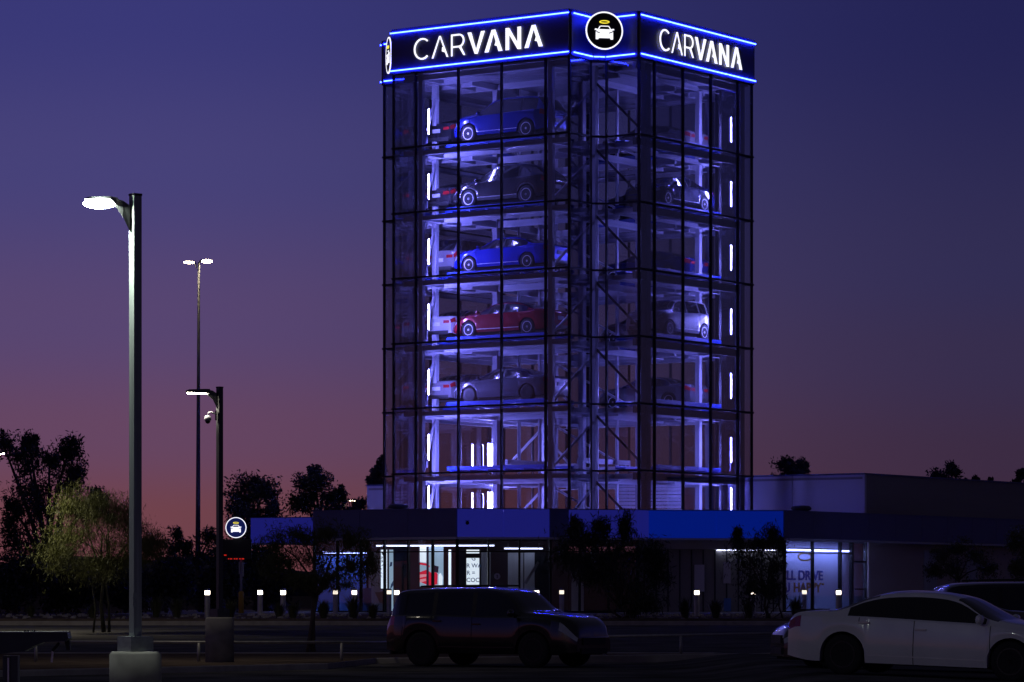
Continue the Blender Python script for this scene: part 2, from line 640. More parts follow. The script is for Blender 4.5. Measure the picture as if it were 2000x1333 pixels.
# ---- LED bars
def led(x, y, z, face, label, hot=False, h=1.08):
    t = thing('led_light_bar', label, 'light bar', tw(x, y, z), TRZ + face, 'vertical LED bars in the tower')
    box('housing', (-.045, 0, h / 2), (.07, .16, h + .12), M_mull, t)
    box('lens', (.008, 0, h / 2), (.03, (.034 if 'dotted' not in label else .035) if not hot else .40, h), M_led_hot if hot else (M_led_dot if 'dotted' in label else M_led), t)  # the glaring bars' lens is widened to take in their bloom
    for z in (.06, h - .06):
        box('clamp', (-.11, 0, z), (.08, .05, .05), M_steel, t)
    return t


for r in range(7):
    zz = LV[r + 1] + (.62 if r < 6 else 1.2)
    led(-3.25, -5.88, zz, R(35), f'slim LED bar, left end of left facade, {ROWN[r]}')
    led(6.08, 3.76, zz, R(-150), f'slim LED bar, right end of right facade, {ROWN[r]}')
    if r >= 5:
        led(-6.1, 2.85, zz, R(-35), f'glaring LED bar facing out through left facade, {ROWN[r]}', True)
    led(-6.1, 2.15, zz - .12, R(20), f'narrow dotted LED bar, back left, {ROWN[r]}')

# ------------------------------------------------------------------ lit lettering
def letter_polys():
    """CARVANA in a 0..1 wide, 0..1 tall layout (x scaled later); thin CAR, bold VANA"""
    L = {}
    K = 6.66 / .92      # width of the word in letter heights

    def ring(x0, x1, a0, a1, t, n=20):
        cx, rx, ry = (x0 + x1) / 2, (x1 - x0) / 2, .5
        P = []
        for k in range(n):
            b0 = a0 + (a1 - a0) * k / n; b1 = a0 + (a1 - a0) * (k + 1) / n
            P.append([(cx + rx * math.cos(b0), .5 + ry * math.sin(b0)), (cx + rx * math.cos(b1), .5 + ry * math.sin(b1)),
                      (cx + (rx - t) * math.cos(b1), .5 + (ry - t) * math.sin(b1)), (cx + (rx - t) * math.cos(b0), .5 + (ry - t) * math.sin(b0))])
        return P

    def A(x0, x1, t):
        xm = (x0 + x1) / 2
        h = t * .62
        P = [[(x0, 0), (x0 + t * 1.12, 0), (xm + t * .30, 1), (xm - t * .52, 1)],
             [(x1 - t * 1.12, 0), (x1, 0), (xm + t * .52, 1), (xm - t * .30, 1)]]
        # small tick on the inside of the right leg
        P.append([(xm + (x1 - xm) * .34 - t * .55, .28), (xm + (x1 - xm) * .62, .22), (xm + (x1 - xm) * .30, .48)])
        return P

    def u(a): return a * K
    th, bd = .072, .185
    L['letter_c'] = ring(u(0), u(.132), R(48), R(312), th)
    L['letter_a'] = A(u(.141), u(.270), th)
    x0, x1 = u(.294), u(.403)
    r_ = [[(x0, 0), (x0 + th, 0), (x0 + th, 1), (x0, 1)], [(x0, 1 - th), (x0 + .45, 1 - th), (x0 + .45, 1), (x0, 1)],
          [(x0, .38), (x0 + .45, .38), (x0 + .45, .38 + th), (x0, .38 + th)], [(x1 - th * 1.2, 0), (x1, 0), (x0 + .55, .42), (x0 + .42, .42)]]
    for k in range(10):
        b0 = -math.pi / 2 + math.pi * k / 10; b1 = b0 + math.pi / 10
        cx, cz, rx, rz = x0 + .45, .69, x1 - x0 - .45 - .04, .31
        r_.append([(cx + rx * math.cos(b0), cz + rz * math.sin(b0)), (cx + rx * math.cos(b1), cz + rz * math.sin(b1)),
                   (cx + (rx - th) * math.cos(b1), cz + (rz - th) * math.sin(b1)), (cx + (rx - th) * math.cos(b0), cz + (rz - th) * math.sin(b0))])
    L['letter_r'] = r_
    x0, x1 = u(.423), u(.556); xm = (x0 + x1) / 2
    L['letter_v'] = [[(x0, 1), (xm - bd * .42, 0), (xm + bd * .30, 0), (x0 + bd * 1.08, 1)], [(x1, 1), (x1 - bd * 1.08, 1), (xm - bd * .30, 0), (xm + bd * .42, 0)]]
    L['letter_a_bold'] = A(u(.556), u(.692), bd)
    x0, x1 = u(.718), u(.835)
    L['letter_n'] = [[(x0, 0), (x0 + bd, 0), (x0 + bd, 1), (x0, 1)], [(x1 - bd, 0), (x1, 0), (x1, 1), (x1 - bd, 1)],
                     [(x0, 1), (x1 - bd, 0), (x1, 0), (x0 + bd, 1)]]
    L['letter_a_bold2'] = A(u(.863), u(1.0), bd)
    return L, K


LET, KW = letter_polys()


def word_sign(label, local_xy, rz, zc):
    t = thing('illuminated_sign', label, 'sign', tw(local_xy[0], local_xy[1], zc - .46), TRZ + rz)
    for nme, polys in LET.items():
        off = 0
        for j, P in enumerate(polys):
            Q = [((x - KW / 2) * .92, z * .92) for x, z in P]
            V, F = prism([Q], -.03 - .0012 * j, .0)
            if j == 0:
                VV, FF = list(V), list(F)
            else:
                b = len(VV); VV += V; FF += [tuple(i + b for i in f) for f in F]
        mesh(nme.rstrip('2'), VV, FF, M_letter, t)
    for k in range(7):
        box('standoff', (-3.0 + k, .02, .5), (.03, .05, .03), M_mull, t)
    return t


word_sign('white lit CARVANA lettering on the left face of the tower band', (0, -HS - .165), 0, 24.80 - TZ)
word_sign('white lit CARVANA lettering on the right face of the tower band', (HS + .165, .1), R(90), 24.80 - TZ)

CAR_ICON = {
    'car_front': [[(-.40, -.36), (-.28, -.36), (-.28, -.30), (.28, -.30), (.28, -.36), (.40, -.36), (.40, -.02), (.33, .07), (-.33, .07), (-.40, -.02)],
                  [(-.33, .07), (.33, .07), (.22, .24), (.17, .26), (-.17, .26), (-.22, .24)],
                  [(-.46, .07), (-.33, .05), (-.33, .11), (-.43, .13)], [(.46, .07), (.43, .13), (.33, .11), (.33, .05)]],
    'windscreen': [[(-.26, .10), (.26, .10), (.18, .22), (-.18, .22)]],
    'headlight': [[(-.38, -.04), (-.20, -.10), (-.22, -.05), (-.38, .01)], [(.38, -.04), (.38, .01), (.22, -.05), (.20, -.10)]],
}


def round_sign(label, loc, rz, r, disc_m, name='round_sign'):
    t = thing(name, label, 'sign', loc, rz)
    lathe('disc', [(.0 + r * .2, .09), (r * .97, .09), (r * .985, .05), (r * .985, -.04), (r * .2, -.045)], disc_m, t, 48, 'y', False)
    lathe('ring', [(r * .93, -.055), (r, -.055), (r, -.01), (r * .93, -.01), (r * .93, -.055)], M_letter, t, 48, 'y', False, False)
    k = r * 1.15
    for nm, polys in CAR_ICON.items():
        d = {'car_front': (-.075, -.02), 'windscreen': (-.082, -.05), 'headlight': (-.082, -.05)}[nm]
        for P in polys if nm == 'headlight' else [None]:
            V, F = prism([[(x * k, z * k - .05 * r) for x, z in Q] for Q in (polys if P is None else [P])], d[0], d[1])
            mesh(nm, V, F, M_letter if nm == 'car_front' else disc_m, t)
    hv, hf = [], []
    for q in range(24):
        a = 2 * math.pi * q / 24
        for rr_, yy in ((1, -.08), (.72, -.08), (.72, -.03), (1, -.03)):
            hv.append((.235 * k * math.cos(a) * (1 if rr_ == 1 else .80), yy, .42 * k - .03 * r + .075 * k * math.sin(a) * (1 if rr_ == 1 else .5)))
    for q in range(24):
        q2 = (q + 1) % 24
        for j in range(4):
            hf.append((q * 4 + j, q2 * 4 + j, q2 * 4 + (j + 1) % 4, q * 4 + (j + 1) % 4))
    mesh('halo', hv, hf, M_yellow_lit, t)
    return t


M_disc = mat('sign_black', (.004, .004, .006), .5, 0, .1, 4)
M_disc_b = mat('sign_navy', (.01, .02, .16), .45, 0, .1, 4, emit=(.01, .02, .16), estr=.35)
for (cx_, cy_, lab, rz_) in ((4.79, -4.79, 'round lit car emblem with yellow halo on the near corner of the tower', R(45)),
                             (-4.79, -4.79, 'round lit car emblem seen almost edge-on at the tower\'s left corner', R(-45))):
    dx, dy = (.707 if cx_ > 0 else -.707), -.707
    pr = 1.12
    s = round_sign(lab, tw(cx_ + dx * pr, cy_ + dy * pr, 24.93 - TZ), TRZ + rz_, .79, M_disc)
    for k in (-.3, .3):
        box('bracket', (k, .55, 0), (.05, 1.0, .05), M_mull, s)

# ------------------------------------------------------------------ the low building round the tower's foot
PZ = .764
pod = thing('showroom_building', 'low flat-roofed showroom with a blue and dark fascia at the tower\'s foot', 'building', (0, 142, PZ))
PO = Vector((0, 142, PZ))


def pl(v):
    return (v[0] - PO.x, v[1] - PO.y, v[2] - PO.z)


M_blue = mat('emissive_blue_panel', (.012, .03, .42), .4, 0, .12, .8, emit=(.0, .012, .24), estr=.62)  # blue emission is put into the panel material itself
M_blue2 = mat('blue_panel', (.012, .02, .36), .4, 0, .12, .8, emit=(.010, .011, .15), estr=.8)  # these panels are given blue emission as well
M_navy = mat('navy_panel', (.10, .115, .25), .45, .1, .15, .8)
M_soffit = mat('soffit_white', (.5, .5, .53), .6, 0, .08, 2)
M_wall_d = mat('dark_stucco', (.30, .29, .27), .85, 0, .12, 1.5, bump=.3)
M_tan = mat('tan_stucco', (.48, .41, .35), .85, 0, .12, 1.5, bump=.3)
M_int = mat('interior_white', (.62, .64, .68), .7, 0, .06, 2)
M_int_b = mat('interior_blue_wall', (.10, .22, .55), .7, 0, .1, 2)
M_int_d = mat('interior_dark', (.05, .055, .075), .7, 0, .15, 2)

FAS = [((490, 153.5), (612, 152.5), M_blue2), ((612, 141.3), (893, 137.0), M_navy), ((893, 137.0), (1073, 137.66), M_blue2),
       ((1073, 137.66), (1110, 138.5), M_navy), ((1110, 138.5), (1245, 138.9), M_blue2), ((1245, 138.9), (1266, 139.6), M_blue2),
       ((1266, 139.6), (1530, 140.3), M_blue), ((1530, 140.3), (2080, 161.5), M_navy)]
FZ0, FZ1 = 3.87, 5.0
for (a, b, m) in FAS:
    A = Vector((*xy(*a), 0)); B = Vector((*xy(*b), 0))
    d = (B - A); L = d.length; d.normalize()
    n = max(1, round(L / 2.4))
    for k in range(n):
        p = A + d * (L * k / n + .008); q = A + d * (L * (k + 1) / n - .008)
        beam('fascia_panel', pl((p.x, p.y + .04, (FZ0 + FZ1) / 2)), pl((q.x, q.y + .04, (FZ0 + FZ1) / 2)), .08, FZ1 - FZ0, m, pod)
    p, q = A, B
    beam('coping', pl((p.x, p.y + .06, FZ1 + .02)), pl((q.x, q.y + .06, FZ1 + .02)), .16, .04, M_navy, pod)
    beam('drip_edge', pl((p.x, p.y + .10, FZ0 - .05)), pl((q.x, q.y + .10, FZ0 - .05)), .10, .09, M_soffit, pod)
# roof deck and soffit as one slab
front = [(*xy(612, 141.35),), (*xy(893, 137.1),), (*xy(1073, 137.76),), (*xy(1110, 138.6),), (*xy(1245, 139.0),), (*xy(1266, 139.7),), (*xy(1530, 140.4),), (*xy(2080, 161.5),)]
back = [(30.0, 166.0), (-9.2, 166.0), (*xy(490, 153.6),), (*xy(612, 152.6),)]
ring_ = front + back
n = len(ring_)
V = [pl((x, y, FZ1 - .08)) for x, y in ring_] + [pl((x, y, FZ0 + .02)) for x, y in ring_]
F = [tuple(range(n)), tuple(range(2 * n - 1, n - 1, -1))] + [(k, k + n, (k + 1) % n + n, (k + 1) % n) for k in range(n)]
mesh('roof_slab', V, F, M_soffit, pod)


def storefront(a, b, n, z0=PZ, z1=FZ0 - .02, head=None, mull=M_mull, panes=True, skip=()):
    A = Vector((*xy(*a), 0)); B = Vector((*xy(*b), 0))
    d = B - A; L = d.length; d.normalize()
    rz = math.atan2(d.y, d.x)
    for k in range(n + 1):
        p = A + d * (L * k / n)
        box('mullion', pl((p.x, p.y, (z0 + z1) / 2)), (.07, .14, z1 - z0), mull, pod, rz)
    for k in range(n):
        if k in skip: continue
        p = A + d * (L * (k + .5) / n)
        hz = head or (z1 - .55)
        w = L / n - .075
        box('window_pane', pl((p.x, p.y, (z0 + .1 + hz) / 2)), (w, .02, hz - z0 - .12), M_sglass, pod, rz)
        box('window_pane', pl((p.x, p.y, (hz + z1) / 2 + .02)), (w, .02, z1 - hz - .05), M_sglass, pod, rz)
        box('transom', pl((p.x, p.y, hz)), (w, .10, .05), mull, pod, rz)
        box('sill', pl((p.x, p.y, z0 + .045)), (w, .12, .09), mull, pod, rz)


storefront((614, 143.0), (893, 138.9), 6)
storefront((893, 138.9), (1075, 139.5), 3)
storefront((1075, 139.5), (1245, 140.6), 3)
storefront((1532, 141.6), (1640, 145.7), 2)
storefront((1641, 145.75), (1662, 146.6), 1)
# glass door beside the big window, with frame and push bar
A = Vector((*xy(1664, 146.75), 0)); B = Vector((*xy(1690, 147.75), 0))
d = (B - A).normalized(); rz = math.atan2(d.y, d.x); c = (A + B) / 2; wd = (B - A).length
dr = box('door_frame', pl((A.x, A.y, PZ + 1.55)), (.08, .14, 3.1), M_pole, pod, rz)
box('door_frame', pl((B.x, B.y, PZ + 1.55)), (.08, .14, 3.1), M_pole, pod, rz)
box('door_frame', pl((c.x, c.y, PZ + 2.2)), (wd, .12, .09), M_pole, pod, rz)
box('door_leaf', pl((c.x, c.y, PZ + 1.07)), (wd - .1, .05, 2.12), M_sglass, pod, rz)
box('push_bar', pl((c.x - d.y * -.1, c.y - .1, PZ + 1.0)), (wd - .2, .05, .06), M_mull, pod, rz)
box('transom_pane', pl((c.x, c.y, PZ + 2.68)), (wd - .1, .03, .85), M_sglass, pod, rz)
# tan wall running away to the right, with pale door panels
A = Vector((*xy(1693, 148.0), 0)); B = Vector((*xy(2080, 163.5), 0))
beam('wall', pl((A.x, A.y, 2.3)), pl((B.x, B.y, 2.3)), .2, 3.08, M_tan, pod)
d = (B - A).normalized()
M_pale = mat('pale_door', (.42, .45, .46), .6, 0, .1, 2)
for s0, s1 in ((4.9, 6.1), (8.9, 10.0)):
    p = A + d * s0 + Vector((d.y, -d.x, 0)) * .115; q = A + d * s1 + Vector((d.y, -d.x, 0)) * .115
    beam('door', pl((p.x, p.y, 2.15)), pl((q.x, q.y, 2.15)), .05, 2.75, M_pale, pod)
# recessed dark bay under the bright blue panel, with lintel, strip light and mesh doors
A = Vector((*xy(1247, 141.6), 0)); B = Vector((*xy(1532, 142.4), 0)); d = (B - A).normalized()
beam('lintel', pl((A.x, A.y - .35, 3.65)), pl((B.x, B.y - .35, 3.65)), .1, .42, M_soffit, pod)
beam('wall', pl((A.x, A.y, 2.3)), pl((B.x, B.y, 2.3)), .15, 3.0, M_wall_d, pod)
for k in range(12):
    p = A + d * (.25 + k * .5)
    box('wall_rib', pl((p.x, p.y - .09, 2.1)), (.06, .06, 2.6), M_steel_d, pod)
M_meshd = mat('perforated_metal', (.62, .62, .64), .5, .3, .3, 60)
for px0, w, z0, z1 in ((1366, .42, 1.65, 2.78), (1420, .30, 2.0, 2.9)):
    x = (px0 - 1000) / FPX * 141.75
    box('mesh_panel', pl((x, 141.75, (z0 + z1) / 2)), (w, .05, z1 - z0), M_meshd, pod)
box('blue_panel', pl(((1421 - 1000) / FPX * 141.7, 141.75, 1.1)), (.3, .05, .55), M_int_b, pod)
# showroom interior
box('floor_slab', pl((4.0, 147.0, PZ + .01)), (30, 13.5, .03), M_int, pod)
A = Vector((*xy(612, 146.5), 0)); B = Vector((*xy(1110, 144.5), 0))
beam('interior_wall', pl((A.x, A.y, 2.3)), pl((B.x, B.y, 2.3)), .15, 3.05, M_int_d, pod)
for px0, px1, z0, z1, Y, m in ((614, 716, .8, 3.2, 145.2, M_int_b), (720, 750, .8, 3.35, 143.2, M_int), (940, 958, .8, 3.35, 143.4, M_int),
                               (992, 1022, .8, 3.3, 143.4, M_int), (1024, 1044, .8, 3.3, 143.2, M_int), (700, 725, .8, 1.8, 142.6, M_int_b),
                               (765, 800, .8, 2.7, 143.0, M_int_d), (1112, 1240, .8, 3.3, 143.6, M_int_d), (1116, 1140, .8, 2.6, 142.8, M_int)):
    x0, x1 = (px0 - 1000) / FPX * Y, (px1 - 1000) / FPX * Y
    box('partition', pl(((x0 + x1) / 2, Y, (z0 + z1) / 2)), (x1 - x0, .12, z1 - z0), m, pod)
# slanted brace and counter seen through the glass
beam('brace', pl(at(1026, 1140, 142.2)), pl(at(1052, 1098, 142.2)), .12, .12, M_steel, pod)
V, F = prism([[(0, 0), (1.0, 0), (1.0, .45), (-.2, .45)]], -.3, .3)
o = mesh('reception_counter', V, F, M_wall_d, pod); o.location = pl(at(742, 1178, 142.0))
# wall behind the big right-hand window
A = Vector((*xy(1520, 143.2), 0)); B = Vector((*xy(1700, 150.2), 0))
beam('interior_wall', pl((A.x, A.y, 2.3)), pl((B.x, B.y, 2.3)), .12, 3.0, mat('pale_blue_wall', (.42, .46, .72), .7, 0, .06, 1), pod)

# luminous things inside
M_strip = mat('strip_light', (.8, .8, .9), .4, emit=(.62, .66, 1.0), estr=5.0)
M_strip_b = mat('strip_light_blue', (.6, .6, .9), .4, emit=(.36, .42, 1.0), estr=22.0)


def lamp_strip(label, a, b, z, m, w=.07, h=.05):
    A = Vector((*xy(*a), z)); B = Vector((*xy(*b), z))
    t = thing('strip_lamp', label, 'lamp', (A + B) / 2, math.atan2(B.y - A.y, B.x - A.x))
    L = (B - A).length
    box('tube', (0, 0, -.03), (L, w, h), m, t)
    box('housing', (0, 0, .03), (L + .05, w + .06, .06), M_soffit, t)
    for s in (-1, 1):
        box('hanger', (s * L * .4, 0, .13), (.02, .02, .14), M_soffit, t)
    return t


lamp_strip('long white strip light along the showroom ceiling behind the glass', (735, 141.6), (965, 140.9), 3.60, M_strip)
lamp_strip('blue-white strip light deep behind the tree on the left of the showroom', (630, 144.6), (715, 144.2), 3.35, M_strip_b, .12)
lamp_strip('short strip light inside the showroom behind the notched corner', (985, 142.6), (1060, 142.8), 3.5, M_strip, .06)
lamp_strip('thin strip light under the soffit beside the big lettered window', (1400, 141.9), (1535, 142.1), 3.42, M_strip, .05, .03)
lamp_strip('blue-white strip light washing the lettered wall behind the right window', (1540, 142.9), (1660, 147.6), 3.45, M_strip_b, .16)
M_glow = mat('lit_light_panel', (.8, .8, .9), .4, emit=(.75, .85, 1.0), estr=1.6)
M_glow_w = mat('screen_white', (.7, .7, .75), .4, emit=(.86, .92, 1.0), estr=1.25)
M_glow_s = mat('screen_pale_blue', (.5, .6, .7), .4, emit=(.42, .60, .78), estr=.75)
M_glow_r = mat('screen_red', (.6, .02, .04), .4, emit=(.72, .015, .05), estr=1.0)
M_glow_p = mat('screen_pink', (.8, .4, .45), .4, emit=(.8, .30, .36), estr=1.0)
M_glow_k = mat('screen_dark', (.01, .01, .02), .4, emit=(.015, .012, .03), estr=1.0)
M_ink = mat('screen_ink', (.01, .02, .06), .5, emit=(.02, .05, .12), estr=1.0)


def screen(label, px0, px1, py0, py1, Y, m):
    a, b = at(px0, py1, Y), at(px1, py0, Y)
    t = thing('video_screen', label, 'screen', ((a.x + b.x) / 2, Y, a.z))
    w, h = b.x - a.x, b.z - a.z
    box('panel', (0, .03, h / 2), (w, .05, h), m, t)
    box('frame', (0, .07, h / 2), (w + .05, .05, h + .05), M_black, t)
    box('stand', (0, .09, (PZ - a.z) / 2), (.12, .06, a.z - PZ), M_black, t)
    return t, w, h


t, w, h = screen('tall video screen showing the back of a red car in the showroom', 820, 866, 1068, 1146, 141.4, M_glow_s)


def flat(name, t, polys, m, y):
    V, F = prism([[(x * w - w / 2, z * h) for x, z in P] for P in polys], y, y + .006)
    return mesh(name, V, F, m, t)


flat('picture_sky', t, [[(0, .62), (.27, .60), (.27, 1), (0, 1)]], M_glow_w, -.004)
flat('picture_car_body', t, [[(0, .12), (.28, .05), (.52, .02), (.74, .06), (.76, .30), (.70, .36), (.5, .34), (.28, .42), (0, .36)]], M_glow_r, -.004)
flat('picture_car_highlight', t, [[(0, .22), (.28, .25), (.28, .31), (0, .30)], [(0, .10), (.26, .14), (.26, .20), (0, .18)]], M_glow_p, -.010)
flat('picture_car_roof', t, [[(0, .55), (.28, .52), (.42, .48), (.42, .52), (.26, .58), (0, .60)]], M_glow_r, -.004)
flat('picture_car_window', t, [[(.50, .38), (.78, .34), (.80, .50), (.58, .54), (.50, .48)]], M_glow_k, -.010)
flat('picture_post', t, [[(.28, 0), (.38, 0), (.38, 1), (.28, 1)]], M_glow_k, -.014)
flat('picture_post', t, [[(.495, 0), (.515, 0), (.515, 1), (.495, 1)]], M_ink, -.014)
flat('picture_figure', t, [[(.80, .02), (.95, .02), (.97, .24), (.88, .34), (.80, .30)]], M_glow_w, -.010)
screen('narrow pale light panel left of the showroom door posts', 744, 756, 1074, 1150, 141.2, M_glow)
t, w, h = screen('slim pale blue screen with a grey curved figure beside the left bollards', 760, 768, 1074, 1195, 140.9, M_glow_s)
flat('picture_curve', t, [[(.2, .35), (1.0, .42), (1.0, .50), (.45, .44)], [(.1, .72), (.7, .74), (.8, .80), (.3, .80)]], M_ink, -.006)
screen('narrow white light panel right of the red car screen', 876, 881, 1074, 1146, 141.4, M_glow)
t, w, h = screen('white screen with partly hidden dark blue capital letters behind the door', 911, 936, 1074, 1144, 140.6, M_glow_w)
box('door_rail', (0, -.05, h * .83), (w + .1, .05, .19), M_steel_d, t)
for s, zz, x in (('G', .70, -.06), ('R WA', .50, -.27), ('R =', .30, -.26), ('COC', .10, -.27)):
    text_mesh('lettering', s, .245, M_ink, t, (x, -.004, h * zz), (R(90), 0, 0), .003)
rd = round_sign('pale round sticker on the showroom glass beside the white screen', at(970, 1126, 138.7), 0, .13, mat('sticker', (.55, .55, .57), .6, 0, .1, 5), 'window_sticker') if False else None
st = thing('window_sticker', 'pale round sticker on the showroom glass beside the white screen', 'sticker', at(971, 1126, 138.75))
lathe('disc', [(.13, 0), (.13, -.008)], mat('sticker_white', (.55, .55, .57), .6, 0, .1, 5), st, 24, 'y', False)
for k in range(2):
    box('print', (0, -.011, .03 - k * .07), (.05, .004, .06), M_steel_d, st)

# lettering on the wall behind the right window
wd_ = thing('wall_lettering', 'blue and gold LL DRIVE / U HAPPY lettering behind the right window', 'sign', at(1580, 1133, 144.4), math.atan2(149.2 - 143.2, xy(1680, 149.2)[0] - xy(1520, 143.2)[0]))
M_ltr_b = mat('lettering_blue', (.02, .07, .55), .5, 0, .1, 5)
M_ltr_g = mat('lettering_gold', (.42, .26, .07), .5, 0, .1, 5)
for txt, size, mt, lx, lz in (('LL DRIVE', .56, M_ltr_b, 1.22, .0), ('HAPPY', .56, M_ltr_g, 1.06, -.52), ('U', .56, M_ltr_b, -1.62, -.52), ('TM', .12, M_ltr_g, 1.32, -.22)):
    o = text_mesh('lettering', txt, size, mt, wd_, (lx, .0, lz), (R(90), 0, 0), .01, 'RIGHT', .03)
    o.scale = (1.42, 1, 1)
hv, hf = [], []
for q in range(28):
    a = 2 * math.pi * q / 28
    for sc, yy in ((1, -.012), (.84, -.012), (.84, .004), (1, .004)):
        hv.append((-.35 + .62 * math.cos(a) * sc, yy, .98 + .20 * math.sin(a) * (1 if sc == 1 else .62)))
for q in range(28):
    q2 = (q + 1) % 28
    for j in range(4):
        hf.append((q * 4 + j, q2 * 4 + j, q2 * 4 + (j + 1) % 4, q * 4 + (j + 1) % 4))
mesh('halo', hv, hf, M_ltr_g, wd_)

# upper block behind the fascia on the right, smaller one on the left
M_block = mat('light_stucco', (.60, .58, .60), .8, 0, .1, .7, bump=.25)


def block(name, label, corner_px, Y, Ll, Lr, ztop, z0=4.9):
    A = Vector((*xy(corner_px, Y), 0))
    t = thing(name, label, 'building', (A.x, A.y, z0), TRZ)
    h = ztop - z0
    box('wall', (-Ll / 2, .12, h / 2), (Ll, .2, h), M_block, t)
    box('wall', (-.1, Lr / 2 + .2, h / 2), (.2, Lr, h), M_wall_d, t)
    box('parapet_cap', (-Ll / 2, .10, h + .03), (Ll + .08, .3, .07), M_navy, t)
    box('parapet_cap', (-.1, Lr / 2 + .2, h + .03), (.3, Lr + .1, .07), M_navy, t)
    for k in range(int(Ll / 3)):
        box('control_joint', (-3.6 - k * 3, .017, h / 2), (.02, .015, h), M_wall_d, t)
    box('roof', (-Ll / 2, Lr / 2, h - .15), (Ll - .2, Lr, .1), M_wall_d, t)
    return t


block('rear_block', 'plain pale upper block beside the tower lit violet on its left side', 1688, 146.0, 6.9, 26.0, 6.72)
block('rear_block', 'small violet-lit block just left of the tower\'s foot', 760, 162.0, 1.35, 4.0, 6.75)
# rooftop cowls
for px_, py_, Y_, lab in ((778, 994, 139.8, 'low dark cowl on the showroom roof left of the tower'), (1565, 999, 142.6, 'rounded dark vent cowl on the roof right of the tower')):
    p = at(px_, py_, Y_)
    t = thing('roof_vent', lab, 'vent', (p.x, p.y, 4.92))
    lathe('base', [(.26, -.02), (.26, .16)], M_steel_d, t, 20)
    lathe('hood', [(.30, .14), (.42, .18), (.44, .26), (.36, .34), (.12, .37)], M_steel_d, t, 20)
# small cameras on the fascia
for px_, py_, Y_, lab in ((913, 1022, 136.95, 'small dark camera on the blue fascia below the glaring light'), (1388, 1054, 140.6, 'small black floodlight under the bright blue fascia panel')):
    p = at(px_, py_, Y_)
    t = thing('wall_camera', lab, 'camera', (p.x, p.y - .02, p.z))
    box('bracket', (0, -.03, .06), (.06, .10, .06), M_mull, t)
    lathe('body', [(.05, -.30), (.075, -.28), (.075, -.10), (.05, -.07)], M_mull, t, 14, 'y')
    box('hood', (0, -.2, .085), (.17, .28, .02), M_mull, t)

# ------------------------------------------------------------------ cars
def pchip(xs, ys):
    xs = np.array(xs, float); ys = np.array(ys, float)
    h = np.diff(xs); dl = np.diff(ys) / h
    n = len(xs); m = np.zeros(n)
    for i in range(1, n - 1):
        if dl[i - 1] * dl[i] > 0:
            w1 = 2 * h[i] + h[i - 1]; w2 = h[i] + 2 * h[i - 1]
            m[i] = (w1 + w2) / (w1 / dl[i - 1] + w2 / dl[i])
    m[0] = dl[0]; m[-1] = dl[-1]

    def f(x):
        x = min(max(x, xs[0]), xs[-1])
        i = min(int(np.searchsorted(xs, x, side='right') - 1), n - 2)
        t = (x - xs[i]) / h[i]
        return ((1 + 2 * t) * (1 - t) ** 2 * ys[i] + t * (1 - t) ** 2 * h[i] * m[i] + t * t * (3 - 2 * t) * ys[i + 1] + t * t * (t - 1) * h[i] * m[i + 1])
    return f


